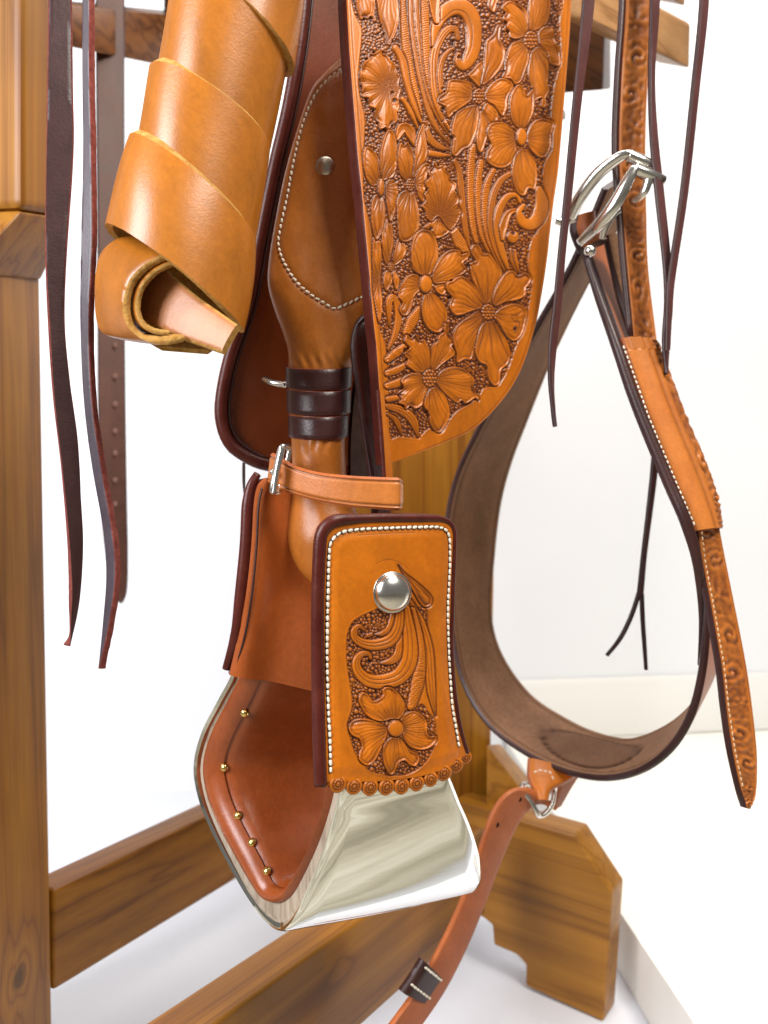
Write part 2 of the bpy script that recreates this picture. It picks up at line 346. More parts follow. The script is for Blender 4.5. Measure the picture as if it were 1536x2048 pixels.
TRIM = plain('white_trim', (.80, .79, .77, 1), .6, .3, 3)

# ------------------------------------------------------------------ the setting
def quad(name, pts, mat):
    o = mk(name, [Vector(p) for p in pts], [tuple(range(len(pts)))], mat, None, None, False); o['kind'] = 'structure'; return o
_p = [Vector((-3, .46, -.3)), Vector((3.2, .46, -.3)), Vector((3.2, 3, -.3)), Vector((-3, 3, -.3))]
floor = prism3('floor', _p, [v + Vector((0, 0, .3)) for v in _p], FLOORM, None, .003); floor['kind'] = 'structure'
room = quad('room_floor', [(-4, -4, -.3), (4, -4, -.3), (4, .47, -.3), (-4, .47, -.3)], STREAKF)
wa, wb = Vector((-.585, 1.27, 0)), Vector((.77, 1.455, 0)); wd = (wb - wa).normalized(); wn = Vector((wd.y, -wd.x, 0))
a, b = wa - wd * 2.2, wb + wd * 2.6
wall = prism3('wall', [a, b, b + Vector((0, 0, 2.6)), a + Vector((0, 0, 2.6))], [v - wn * .1 for v in (a, b, b + Vector((0, 0, 2.6)), a + Vector((0, 0, 2.6)))], WALLM, None, 0); wall['kind'] = 'structure'
pf = Vector((.262, .80, 0))
ph = .0675
pts = [Vector((.268, .48, 0)), Vector((2.9, .48, 0)), Vector((2.9, 1.75, 0)), Vector((.23, 1.372, 0))]
plat = prism3('platform', pts, [p + Vector((0, 0, ph)) for p in pts], PLATM, None, .003); plat['kind'] = 'structure'
a, b = wa + wd * .82 + wn * .002 + Vector((0, 0, ph)), wb + wd * 2.4 + wn * .002 + Vector((0, 0, ph))
def sect(p, prof): return [p + wn * q + Vector((0, 0, z)) for q, z in prof]
prof = [(0, .002), (.014, .002), (.014, .085), (.010, .092), (.010, .100), (.004, .112), (0, .112)]
tr = prism3('baseboard', sect(a, prof), sect(b, prof), TRIM, None, 0); tr['kind'] = 'structure'

# ------------------------------------------------------------------ wooden saddle stand
stand = thing('saddle_stand', 'brown wooden saddle stand with beams and chamfered end board', 'saddle stand', (-.05, .75, 0))
hexa('post', [(78, 548, .585), (-78, 548, .475), (-240, 548, .60), (-70, 548, .72)],
     [(108, 2330, .562), (-60, 2330, .455), (-215, 2330, .58), (-40, 2330, .70)], WOODV, stand, .003)
hexa('post_head', [(143, -260, .57), (42, -260, .50), (-330, -260, .60), (-70, -260, .75)],
     [(143, 436, .57), (42, 420, .50), (-330, 430, .60), (-70, 440, .75)], WOODV, stand, .008, seg=4)
hexa('post_shoulder', [(141, 437, .572), (42, 421, .503), (-325, 431, .603), (-68, 441, .748)],
     [(82, 560, .583), (-76, 548, .478), (-238, 548, .603), (-70, 548, .718)], WOODV, stand, .004, seg=3)
def beam(name, x, y, dirx, diry, l0, l1, zb, zt, th, mat):
    d = Vector((dirx, diry, 0)).normalized(); s = Vector((-d.y, d.x, 0)); o = Vector((x, y, 0))
    A = [o + d*l0 + Vector((0, 0, zb)), o + d*l0 + s*th + Vector((0, 0, zb)), o + d*l0 + s*th + Vector((0, 0, zt)), o + d*l0 + Vector((0, 0, zt))]
    return prism3(name, A, [v + d*(l1 - l0) for v in A], mat, stand, .0035, 3)
beam('base_beam', -.2623, .5746, .53, .85, .0, .46, .12, .20, .030, WOODB)
beam('base_beam', -.0152, .538, .60, .80, -.25, .185, .12, .20, .033, WOODB)
ep = Pl(1206, .71, .8, -.6)
out = [(905, 1600), (1037, 1637), (1149, 1669), (1224, 1785), (1206, 2045), (1051, 1972), (1051, 1930), (1033, 1910), (987, 1890), (984, 1851), (965, 1835), (905, 1812)]
A = [ep.p(*q) for q in out]
A = [Vector((v.x, v.y, max(v.z, 0.0))) for v in A]
prism3('end_board', A, [v + Vector((.6, .8, 0)) * .034 for v in A], WOODE, stand, .003, 3)
hexa('upright_board', [(690, -260, .80), (1012, -260, .84), (1000, -260, .90), (690, -260, .86)], [(690, 1700, .80), (978, 1700, .84), (970, 1700, .90), (690, 1700, .86)], WOODV, stand, .003)
hexa('brace', [(972, 1488, .80), (1000, 1486, .86), (1062, 1560, .86), (1040, 1575, .80)], [(972, 1640, .80), (1000, 1630, .86), (1062, 1630, .86), (1040, 1640, .80)], WOODE, stand, .003)
hexa('top_rail', [(120, 8, .80), (350, 30, .96), (352, 22, 1.02), (124, 0, .86)], [(120, 90, .80), (350, 137, .96), (352, 130, 1.02), (124, 84, .86)], WOODD, stand, .003)
hexa('cross_block', [(327, -120, .95), (420, -120, .90), (440, -120, .98), (345, -120, 1.03)], [(327, 40, .95), (420, 45, .90), (440, 45, .98), (345, 40, 1.03)], WOODD, stand, .003)
hexa('top_rail', [(60, -160, .80), (350, -150, .96), (352, -158, 1.02), (64, -168, .86)], [(60, -20, .80), (262, -6, .90), (264, -10, .96), (64, -24, .86)], WOODD, stand, .003)
sl = hexa('slat', [(1100, -75, .70), (1318, 18, .80), (1383, 48, .76), (1180, -60, .66)], [(1100, 25, .70), (1322, 128, .80), (1381, 138, .76), (1180, 40, .66)], WOODR, stand, .005, seg=3)
hexa('slat', [(1180, -160, .72), (1320, -60, .82), (1372, -50, .78), (1230, -160, .68)], [(1180, -80, .72), (1320, 4, .82), (1372, 14, .78), (1230, -70, .68)], WOODR, stand, .005, seg=3)
hexa('cross_block', [(1080, 20, .74), (1210, 60, .80), (1222, 70, .88), (1085, 30, .84)], [(1080, 190, .74), (1206, 180, .80), (1222, 178, .88), (1085, 186, .84)], WOODD, stand, .003)
hexa('cross_block', [(1080, 200, .84), (1122, 215, .86), (1132, 222, .90), (1085, 210, .88)], [(1080, 240, .84), (1122, 240, .86), (1132, 240, .90), (1085, 240, .88)], WOODR, stand, .002)
for (px, py) in ((1352, 38), (1354, 86)):
    dome('screw', P(px, py, .781 - (px-1318)/65*.04 + .018) + Vector((.02, -.02, 0)), Vector((.75, -.66, 0)), .0045, .001, DSTEEL, stand, 12, 3)

# ------------------------------------------------------------------ tooling: a carved height field in photo pixels
TR = {'A': lambda x, y: (640 + x/2.8444, y/2.8444), 'B': lambda x, y: (640 + x/2.8444, 440 + y/2.8444),
      'C': lambda x, y: (590 + x/3.358, 1010 + y/3.358), 'S': lambda x, y: (x, y)}
def sm(x, a, b):
    t = np.clip((x - a) / (b - a), 0, 1); return t*t*(3 - 2*t)
class Relief:
    def __init__(s, x0, y0, x1, y1, depth=3.0, seed=3):
        s.x0, s.y0 = x0, y0; s.w, s.h = int(x1 - x0) + 1, int(y1 - y0) + 1
        s.H = np.zeros((s.h, s.w)); s.D = np.zeros((s.h, s.w)); s.depth = depth; s.r = np.random.RandomState(seed)
        s.k = 1.0
    def win(s, q, m):
        a = max(int(q[:, 0].min() - s.x0 - m), 0); b = min(int(q[:, 0].max() - s.x0 + m) + 2, s.w)
        c = max(int(q[:, 1].min() - s.y0 - m), 0); d = min(int(q[:, 1].max() - s.y0 + m) + 2, s.h)
        if a >= b or c >= d: return None
        X, Y = np.meshgrid(np.arange(a, b) + s.x0, np.arange(c, d) + s.y0); return (slice(c, d), slice(a, b)), X.astype(float), Y.astype(float)
    @staticmethod
    def inside(q, X, Y):
        r = np.zeros(X.shape, bool); n = len(q)
        for i in range(n):
            x1, y1 = q[i]; x2, y2 = q[(i+1) % n]
            if y1 == y2: continue
            c = ((y1 > Y) != (y2 > Y)) & (X < (x2 - x1) * (Y - y1) / (y2 - y1) + x1); r ^= c
        return r
    @staticmethod
    def dist(q, X, Y, closed):
        best = np.full(X.shape, 1e9); ss = np.zeros(X.shape); sd = np.zeros(X.shape); n = len(q); L = 0
        for i in range(n if closed else n - 1):
            a = q[i]; b = q[(i+1) % n]; v = b - a; l2 = v @ v + 1e-9; l = math.sqrt(l2)
            t = np.clip(((X - a[0])*v[0] + (Y - a[1])*v[1]) / l2, 0, 1)
            dx = X - a[0] - t*v[0]; dy = Y - a[1] - t*v[1]; d = np.hypot(dx, dy); m = d < best
            best[m] = d[m]; ss[m] = (L + t*l)[m]; sd[m] = np.sign(dx*v[1] - dy*v[0])[m]; L += l
        return best, ss, sd, L
    def ground(s, T, poly, peb=(2.3, 4.6), closed_smooth=True):
        q = np.array([TR[T](*p) for p in poly]); q = cat(q, 400, True)
        sl_, X, Y = s.win(q, 6); ins = s.inside(q, X, Y); de = s.dist(q[::2], X, Y, True)[0]
        hh = np.where(ins, -s.depth * sm(de, 0, 3.0) * .95, 0.5*np.exp(-(de/3.0)**2) - .15)
        hh = np.where(~ins & (de > 6), 0, hh)
        dd = np.where(ins, sm(de, 0, 2.0)*.95, .35*np.exp(-(de/1.2)**2))
        s.H[sl_] = hh; s.D[sl_] = dd
        # seeded background: packed round pebbles
        ys, xs = np.nonzero(ins & (de > 2.2)); occ = {}
        idx = s.r.permutation(len(ys)); oy, ox = sl_[0].start, sl_[1].start; placed = []
        for i in idx[:60000]:
            x, y = xs[i] + ox, ys[i] + oy; r = peb[0] + (peb[1] - peb[0]) * s.r.rand()**2
            k = (x // 6, y // 6); ok = True
            for ax in (-1, 0, 1):
                for ay in (-1, 0, 1):
                    for (x2, y2, r2) in occ.get((k[0]+ax, k[1]+ay), ()):
                        if (x-x2)**2 + (y-y2)**2 < ((r + r2)*.86)**2: ok = False; break
                    if not ok: break
                if not ok: break
            if not ok: continue
            occ.setdefault(k, []).append((x, y, r)); placed.append((x, y, r))
        for (x, y, r) in placed:
            R = int(r) + 1; a, b, c, d = max(x-R, 0), min(x+R+1, s.w), max(y-R, 0), min(y+R+1, s.h)
            XX, YY = np.meshgrid(np.arange(a, b), np.arange(c, d)); q2 = 1 - ((XX-x)**2 + (YY-y)**2) / (r*r)
            g = np.sqrt(np.clip(q2, 0, 1)); hv = -s.depth + g * r * .8
            s.H[c:d, a:b] = np.where(q2 > 0, np.maximum(s.H[c:d, a:b], hv), s.H[c:d, a:b])
            s.D[c:d, a:b] = np.where(q2 > 0, np.minimum(s.D[c:d, a:b], 1 - .72*sm(g, .3, .9)), s.D[c:d, a:b])
    def cut(s, sl_, ins, de, wdt=3.6, dp=None):
        dp = dp or s.depth * 1.1
        H, D = s.H[sl_], s.D[sl_]; t = np.clip(de / wdt, 0, 1)
        low = -dp*(1 - t) + H*t
        o = ~ins & (de < wdt); H[o] = np.minimum(H, low)[o]; D[o] = np.maximum(D, 1.0*(1 - t)**1.2)[o]  # dye plus painted shade darken the cut around each motif
    def petal(s, T, pts, c, flutes=7, ruffle=.5, lift=0.0, veins=True, body=1.0):
        q = np.array([TR[T](*p) for p in pts]); cx, cy_ = TR[T](*c); q = cat(q, max(40, len(pts)*5), True)
        wn_ = s.win(q, 7)
        if wn_ is None: return
        sl_, X, Y = wn_; ins = s.inside(q, X, Y); de = s.dist(q, X, Y, True)[0]
        s.cut(sl_, ins, de)
        R = np.hypot(q[:, 0] - cx, q[:, 1] - cy_).max(); rc = np.hypot(X - cx, Y - cy_) / R
        th = np.arctan2(Y - cy_, X - cx); tm = math.atan2(q[:, 1].mean() - cy_, q[:, 0].mean() - cx)
        dth = (th - tm + math.pi) % (2*math.pi) - math.pi; ph = s.r.rand()*6.3
        dmx = de[ins].max() if ins.any() else 1; dn = de / dmx
        h = -1.2*np.exp(-(de/.7)**2) + 1.7*np.exp(-((de-1.7)/1.3)**2) - 1.9*np.exp(-((de-5.2)/2.6)**2)*sm(rc, .35, .8) + 1.3*body*sm(dn, .3, .95)*sm(rc, .15, .6)
        h -= 3.2*(1 - sm(rc, .05, .6)); fine = np.sin(dth*(flutes*7 + 9) + ph*2 + 2.5*np.sin(rc*9)); h += .28*fine*sm(rc, .15, .35)*sm(de, 1.5, 4)
        wv = np.sin(dth*flutes*1.6 + ph + 1.2*rc)
        h += 1.9*ruffle*wv*sm(rc, .22, .7)*(.5 + .9*np.exp(-((de-4)/5)**2))
        v = 0
        if veins:
            k = flutes*4 + s.r.randint(0, 4); vl = np.abs(np.sin(dth*k*.5 + ph)); v = np.exp(-(vl/.22)**2)*(1 - sm(rc, .32, .75))
            h -= 1.3*v
        s.H[sl_] = np.where(ins, h + lift, s.H[sl_])
        d = .6*np.exp(-(de/.9)**2) + .62*v + .50*(1 - sm(rc, .08, .5)) + .42*ruffle*sm(-wv, .2, 1)*sm(rc, .5, .9)*np.exp(-((de-4)/4)**2) + .26*np.exp(-((de-5.2)/2.4)**2)*sm(rc, .5, .9) + .16*sm(-fine, .1, 1)*sm(rc, .15, .35)*(1 - sm(rc, .6, 1)) + .10*sm(-wv, 0, 1)  # antique dye, with shade painted into dips, flutes and the flower centre
        s.D[sl_] = np.where(ins, np.clip(d, 0, .85), s.D[sl_])
        if ruffle >= .7:                 # tool pits in the notches of a ruffled petal edge
            cp_ = np.array([TR[T](*p) for p in pts]); n_ = len(cp_); A_ = sum(cp_[i][0]*cp_[(i+1) % n_][1] - cp_[(i+1) % n_][0]*cp_[i][1] for i in range(n_))
            for i in range(n_):
                a_, b_, c_ = cp_[i-1], cp_[i], cp_[(i+1) % n_]; cr_ = (b_[0]-a_[0])*(c_[1]-b_[1]) - (b_[1]-a_[1])*(c_[0]-b_[0])
                if cr_*A_ < 0 and math.hypot(b_[0]-cx, b_[1]-cy_) > .45*R:
                    ou = np.array([b_[0]-cx, b_[1]-cy_]); ou /= np.linalg.norm(ou); s.hole('S', tuple(b_ + ou*1.6), 2.9)
    def stroke(s, T, pts, wid, kind='smooth', per=4.6, lift=0.0, rope=1.0):
        q = np.array([TR[T](*p) for p in pts]); q = cat(q, max(24, len(pts)*8)); k = TR[T](1, 0)[0] - TR[T](0, 0)[0]
        W = np.array(wid if hasattr(wid, '__len__') else [wid, wid], float)*k/2*(1.14 if T in 'AB' else 1.0)
        wn_ = s.win(q, W.max() + 6)
        if wn_ is None: return
        sl_, X, Y = wn_; d, ss, sd, L = s.dist(q, X, Y, False); u = ss/max(L, 1e-6)
        hw = np.interp(u, np.linspace(0, 1, len(W)), W); de = hw - d; ins = de > 0; s.cut(sl_, ins, -de, 3.6)
        v = np.clip(d/np.maximum(hw, .5), 0, 1)*sd; dm = 0
        h = -1.6*np.exp(-(de/.9)**2) + 2.6*np.sqrt(np.clip(1 - v*v, 0, 1)) - 1.1
        if kind == 'rope':
            f = (ss/per + .35*v) % 1.0; h += rope*(1.7*f - .9) - .8*(f < .14); dm = .55*np.exp(-((f - .0)/.12)**2)
        elif kind == 'groove':
            for g0 in (-.35, .25): g = np.exp(-((v - g0)*hw/1.0)**2); h -= 1.6*g; dm = dm + .5*g
        elif kind == 'lines':
            for g0 in (-.55, -.1, .4): g = np.exp(-((v - g0)*hw/.9)**2); h -= 1.5*g; dm = dm + .45*g
        elif kind == 'cup':
            h = 1.6*np.exp(-((de-1.6)/1.5)**2) - 2.0*sm(de, 2.5, 7) - 1.2*np.exp(-(de/.8)**2)
            dm = .22*sm(de, 3, 8)
        s.H[sl_] = np.where(ins, h + lift, s.H[sl_]); s.D[sl_] = np.where(ins, np.clip(.5*np.exp(-(de/.9)**2) + dm, 0, .75), s.D[sl_])
    def groove(s, T, pts, w_=1.0, dp=1.1):
        q = np.array([TR[T](*p) for p in pts]); q = cat(q, max(20, len(pts)*8)); sl_, X, Y = s.win(q, 5)
        d = s.dist(q, X, Y, False)[0]; g = np.exp(-(d/w_)**2); s.H[sl_] -= dp*g; s.D[sl_] = np.maximum(s.D[sl_], .6*g)
    def hole(s, T, c, r):
        q = np.array([TR[T](*c)]); sl_, X, Y = s.win(q, r*2.2); d = np.hypot(X - q[0, 0], Y - q[0, 1])
        g = 1 - sm(d, r*.5, r*1.15); s.H[sl_] -= s.depth*.8*g; s.H[sl_] += .5*np.exp(-((d - r*1.4)/1.3)**2); s.D[sl_] = np.maximum(s.D[sl_], g)
    def ball(s, T, c, rx, ry, h=3.4, seeds=False):
        q = np.array([TR[T](*c)]); sl_, X, Y = s.win(q, max(rx, ry) + 6)
        d = np.hypot((X - q[0, 0])/rx, (Y - q[0, 1])/ry); de = (d - 1)*min(rx, ry); s.cut(sl_, d < 1, np.abs(de), 3.5, s.depth*1.25)
        if not seeds:
            hv = -1.2 + h*np.sqrt(np.clip(1 - d*d, 0, 1)); s.H[sl_] = np.where(d < 1, hv, s.H[sl_]); s.D[sl_] = np.where(d < 1, .45*sm(d, .75, 1), s.D[sl_])
        else:
            s.H[sl_] = np.where(d < 1, -s.depth*.8, s.H[sl_]); s.D[sl_] = np.where(d < 1, .85, s.D[sl_])
            cs = [(0, 0)] + [(.45*math.cos(i*1.05), .45*math.sin(i*1.05)) for i in range(6)] + [(.83*math.cos(i*.523), .83*math.sin(i*.523)) for i in range(12)]
            for i, (ax, ay) in enumerate(cs):
                r = (.27 if i == 0 else .2)*min(rx, ry)*1.05; dd = np.hypot(X - q[0, 0] - ax*rx, Y - q[0, 1] - ay*ry)/max(r, 1.2)
                hv = -s.depth*.8 + 2.0*np.sqrt(np.clip(1 - dd*dd, 0, 1)); s.H[sl_] = np.where(dd < 1, np.maximum(s.H[sl_], hv), s.H[sl_])
                s.D[sl_] = np.where(dd < 1, np.minimum(s.D[sl_], .1 + .6*sm(dd, .5, 1)), s.D[sl_])
    def sample(s, X, Y):
        x = np.clip(X - s.x0, 0, s.w - 1.001); y = np.clip(Y - s.y0, 0, s.h - 1.001); i = x.astype(int); j = y.astype(int); fx, fy = x - i, y - j
        g = lambda M: M[j, i]*(1-fx)*(1-fy) + M[j, i+1]*fx*(1-fy) + M[j+1, i]*(1-fx)*fy + M[j+1, i+1]*fx*fy
        return g(s.H), g(s.D)
def relief_sheet(name, rel, ys, xl, xr, ncol, pos, nrm, hs, thick, mats, parent, rnd=2.6, extra=None):
    """carved leather sheet: rows of photo y between two edge curves, laid on the surface pos(px,py), with thickness and a back"""
    nr = len(ys); S = np.linspace(0, 1, ncol); S = S + 0.0
    X = xl[:, None] + (xr - xl)[:, None]*S[None]; Y = np.repeat(ys[:, None], ncol, 1)
    H, D = rel.sample(X, Y)
    if extra is not None: H = H + extra(X, Y)
    # round the rim over
    de = np.minimum(np.minimum(X - xl[:, None], xr[:, None] - X), np.repeat((np.minimum(ys - ys[0], ys[-1] - ys))[:, None], ncol, 1))
    H = H - rnd*np.clip(1 - de/rnd, 0, 1)**2; H[0] -= 0; 
    B = pos(X, Y)                                        # (nr, ncol, 3)
    n3 = np.array(nrm); V = (B + n3*(H*hs)[..., None]).reshape(-1, 3)
    idx = np.arange(nr*ncol).reshape(nr, ncol)
    Fq = np.stack([idx[:-1, :-1], idx[:-1, 1:], idx[1:, 1:], idx[1:, :-1]], -1).reshape(-1, 4)
    loop = np.r_[idx[0, :], idx[1:, -1], idx[-1, -2::-1], idx[-2:0:-1, 0]]
    bk1 = V[loop] - n3*thick*.5; bk2 = V[loop] - n3*thick; base = len(V); m = len(loop); ctr = bk2.mean(0)
    V2 = np.concatenate([V, bk1, bk2]); i1 = base + np.arange(m); i2 = base + m + np.arange(m)
    s1 = np.stack([loop, i1, np.roll(i1, -1), np.roll(loop, -1)], -1); s2 = np.stack([i1, i2, np.roll(i2, -1), np.roll(i1, -1)], -1)
    # back sheet (coarse copy of the rows)
    rows = np.unique(np.linspace(0, nr-1, 40).astype(int)); cols = np.unique(np.linspace(0, ncol-1, 14).astype(int))
    bb = (B[np.ix_(rows, cols)] - n3*(thick + .0004)).reshape(-1, 3); bi = len(V2) + np.arange(len(bb)).reshape(len(rows), len(cols)); V2 = np.concatenate([V2, bb])
    bq = np.stack([bi[:-1, :-1], bi[1:, :-1], bi[1:, 1:], bi[:-1, 1:]], -1).reshape(-1, 4)
    Fa = np.concatenate([Fq, s1, s2, bq]); mi = np.r_[np.zeros(len(Fq)), np.ones(len(s1) + len(s2)), np.full(len(bq), 2)]
    at = np.zeros(len(V2)); at[:len(V)] = D.ravel()
    return mk(name, V2, Fa, mats, parent, mi, True, at)
# ------------------------------------------------------------------ carved fender
fender = thing('saddle_fender', 'large orange leather saddle fender carved all over with flowers and scrolls', 'saddle fender', (.03, .43, CZ + .03))
fpl = Pl(700, .372, .78, .62)
R1 = Relief(672, -160, 1160, 945, 3.8, 5)
R1.ground('S', [(706, -155), (703, 0), (722, 55), (723, 75), (716, 150), (719, 190), (729, 235), (728, 290), (726, 330), (728, 400), (742, 460), (745, 560), (757, 650), (770, 690), (776, 760), (778, 850), (781, 880), (801, 874), (836, 878), (856, 860), (875, 866), (897, 848), (911, 827), (940, 809), (957, 798), (970, 777), (991, 775), (1006, 763), (1023, 727), (1031, 702), (1040, 679), (1047, 661), (1057, 626), (1066, 569), (1058, 538), (1060, 504), (1066, 479), (1079, 461), (1091, 425), (1090, 378), (1088, 339), (1097, 314), (1107, 300), (1105, 244), (1104, 219), (1111, 169), (1119, 141), (1124, 94), (1121, 39), (1129, 0), (1129, -155)])
st, pe = R1.stroke, R1.petal
# scroll stems of the upper half
st('A', [(500, -300), (478, -100), (475, 30), (485, 200), (510, 380), (545, 520), (580, 660)], [30, 30, 28, 40, 44, 34, 14], 'rope')
st('A', [(530, -300), (520, 30), (540, 250), (590, 500), (650, 700), (745, 820)], [24, 28, 30, 34, 30, 10], 'lines')
st('A', [(560, -300), (552, 30), (575, 280), (625, 540), (690, 690), (745, 770)], [22, 26, 28, 30, 26, 10], 'lines')
st('A', [(600, -300), (597, 0), (602, 150), (612, 350), (640, 500), (690, 640), (740, 740)], [36, 38, 40, 42, 40, 30, 14], 'rope')
st('A', [(700, 680), (662, 560), (648, 420), (655, 300), (690, 215), (735, 165), (775, 170), (790, 220)], [14, 34, 40, 42, 44, 44, 36, 20], 'groove')
st('A', [(742, 700), (700, 560), (685, 430), (700, 340), (735, 290), (765, 275)], [10, 22, 26, 30, 28, 14], 'groove')
st('A', [(640, 260), (660, 160), (700, 80), (765, 40), (830, 50), (872, 120), (880, 230), (862, 320), (820, 375), (788, 350), (790, 310)], [12, 40, 62, 76, 84, 84, 78, 74, 66, 46, 22], 'smooth')
R1.groove('A', [(690, 120), (760, 62), (825, 75), (862, 150), (862, 260), (830, 335)], 1.0, 1.3)
R1.groove('A', [(720, 125), (770, 88), (815, 105), (842, 170), (842, 250), (815, 310)], 1.0, 1.3)
R1.hole('A', (790, 325), 4.5); R1.hole('A', (760, 240), 6)
st('A', [(660, -260), (650, -100), (655, 60), (665, 120)], [50, 56, 60, 30], 'cup')
st('A', [(745, 850), (680, 832), (620, 780), (600, 700)], [8, 34, 40, 26], 'lines'); st('A', [(748, 885), (680, 880), (612, 868)], [8, 30, 34], 'smooth')
st('A', [(430, 270), (470, 340), (500, 480), (560, 660), (600, 720)], [30, 36, 26, 26, 12], 'smooth'); st('A', [(470, 560), (510, 620), (560, 730)], [22, 24, 10], 'smooth')
# right scroll group
st('A', [(770, 915), (795, 980), (815, 1180), (845, 1380), (870, 1440)], [20, 34, 30, 26, 10], 'groove')
st('A', [(872, 830), (862, 950), (860, 1150), (880, 1330), (915, 1440)], [30, 40, 38, 32, 14], 'rope'); st('A', [(918, 920), (903, 1050), (905, 1200), (925, 1340), (975, 1460)], [28, 36, 34, 28, 12], 'rope')
st('A', [(995, 960), (952, 1060), (940, 1200), (960, 1350), (1030, 1520)], [26, 38, 36, 30, 12], 'rope')
st('A', [(1092, 985), (1030, 1030), (985, 1130), (975, 1280), (1000, 1400), (1055, 1540)], [24, 34, 34, 36, 30, 12], 'groove')
st('A', [(1140, 1150), (1120, 1112), (1070, 1120), (1025, 1190), (1010, 1290), (1030, 1400), (1075, 1540)], [16, 34, 40, 40, 38, 34, 12], 'smooth')
st('A', [(1120, 1195), (1075, 1215), (1045, 1290), (1040, 1360)], [20, 36, 44, 20], 'cup')
st('A', [(1248, 1075), (1265, 1150), (1250, 1230), (1205, 1275), (1155, 1260), (1140, 1200), (1165, 1165)], [34, 60, 70, 66, 56, 40, 18], 'smooth')
R1.groove('A', [(1225, 1150), (1222, 1210), (1185, 1240), (1155, 1215)], 1.0, 1.2); R1.hole('A', (1158, 1205), 4); R1.hole('A', (1180, 1160), 5.5)
R1.ball('B', (1100, 95), 12, 13, 2.6); R1.hole('B', (1100, 72), 6)
st('B', [(1090, 165), (1098, 220), (1125, 300)], [12, 26, 10], 'groove'); st('B', [(1110, 170), (1118, 230), (1132, 290)], [10, 18, 8], 'smooth')
st('B', [(765, 60), (800, 130), (845, 200)], [44, 60, 24], 'rope', 4)
st('B', [(565, 500), (530, 570), (495, 640)], [20, 56, 40], 'rope', 4)
st('B', [(392, 735), (428, 660), (448, 560), (440, 470), (412, 440), (395, 480), (398, 600)], [14, 28, 34, 36, 34, 26, 10], 'groove')
st('B', [(388, 795), (440, 755), (490, 715)], [34, 44, 30], 'rope', 3); st('B', [(388, 872), (440, 855), (490, 825)], [34, 38, 26], 'rope', 3)
st('B', [(388, 945), (440, 930), (480, 905)], [34, 42, 26], 'rope', 3); st('B', [(388, 1020), (460, 1008)], [30, 26], 'smooth')
st('B', [(386, 1060), (470, 1085), (530, 1140), (562, 1235)], [26, 46, 44, 10], 'groove'); st('B', [(386, 1105), (435, 1140), (468, 1225)], [14, 30, 8], 'groove')
st('A', [(540, 820), (505, 740), (470, 730), (440, 790)], [20, 50, 50, 20], 'cup')
# flowers
pe('B', [(310, 90), (340, 120), (350, 200), (352, 350), (356, 450), (345, 560), (335, 585), (318, 500), (304, 400), (300, 300), (298, 180)], (340, 340), 5, .9)
fl = lambda T, c, rx, ry, seeds: R1.ball(T, c, rx, ry, 3.4, seeds)
Cc = (410, 265)
pe('B', [(400, 255), (370, 240), (352, 150), (356, 40), (375, -30), (405, -10), (420, 120), (410, 200)], Cc, 5, .4); pe('B', [(415, 255), (425, 180), (440, 120), (470, 90), (485, 140), (492, 180), (470, 230), (440, 258)], Cc, 5, .6)
pe('B', [(400, 280), (370, 300), (362, 350), (380, 405), (402, 380), (420, 330), (432, 290)], Cc, 5, .4); pe('B', [(420, 275), (440, 300), (452, 350), (440, 400), (425, 380), (415, 310)], Cc, 4, .4); fl('B', Cc, 6, 9, True)
Cc = (400, 485)
pe('A', [(225, 430), (240, 385), (255, 350), (275, 335), (285, 297), (310, 302), (335, 285), (360, 300), (385, 308), (405, 345), (430, 370), (448, 420), (462, 440), (455, 480), (467, 510), (452, 560), (457, 605), (440, 640), (440, 690), (415, 710), (390, 748), (368, 730), (345, 738), (335, 695), (318, 675), (310, 625), (285, 602), (270, 560), (240, 545), (242, 490)], Cc, 9, 1.5, 0, True)
R1.hole('A', (428, 570), 5); R1.hole('A', (418, 525), 4)
pe('A', [(195, -60), (205, 20), (218, 70), (235, 112), (255, 98), (272, 108), (290, 92), (305, 102), (310, 0), (300, -80)], (250, -200), 8, 1.2, 0, False)
pe('A', [(318, -80), (325, 30), (335, 95), (352, 140), (368, 185), (385, 245), (400, 258), (415, 225), (432, 190), (440, 150), (448, 100), (446, 0), (430, -80)], (385, -160), 8, 1.2, 0, False)
pe('A', [(1000, -160), (980, -60), (960, 20), (975, 60), (995, 70), (1010, 20), (1040, -60)], (1010, -200), 6, .7, 0, False)
Cc = (1205, 225)
pe('A', [(1195, 175), (1188, 80), (1196, 0), (1220, -60), (1280, -60), (1308, 0), (1312, 60), (1290, 140), (1240, 168)], Cc, 7, .8)
pe('A', [(1185, 190), (1190, 110), (1170, 50), (1120, 15), (1070, 8), (1038, 40), (1058, 75), (1045, 100), (1066, 130), (1058, 155), (1078, 180), (1085, 215), (1120, 222), (1165, 207)], Cc, 8, 1.3)
pe('A', [(1245, 190), (1270, 155), (1310, 150), (1335, 190), (1345, 250), (1370, 290), (1366, 375), (1335, 372), (1310, 360), (1290, 310), (1258, 255)], Cc, 7, .9)
pe('A', [(1240, 265), (1280, 275), (1300, 340), (1306, 430), (1298, 470), (1303, 520), (1285, 560), (1286, 605), (1262, 612), (1255, 560), (1225, 572), (1210, 500), (1188, 420), (1198, 330), (1210, 290)], Cc, 8, 1.2)
pe('A', [(1190, 280), (1170, 232), (1120, 230), (1085, 260), (1060, 330), (1055, 400), (1040, 440), (1080, 452), (1110, 482), (1150, 462), (1175, 400), (1195, 330)], Cc, 7, 1.0); fl('A', Cc, 13, 18, True)
Cc = (910, 545)
pe('A', [(915, 492), (880, 470), (846, 425), (870, 400), (915, 355), (932, 420)], Cc, 5, .4)
pe('A', [(920, 480), (925, 430), (935, 380), (942, 280), (950, 230), (990, 195), (1012, 142), (1034, 145), (1030, 220), (1056, 290), (1040, 370), (1000, 430), (950, 475)], Cc, 5, .6)
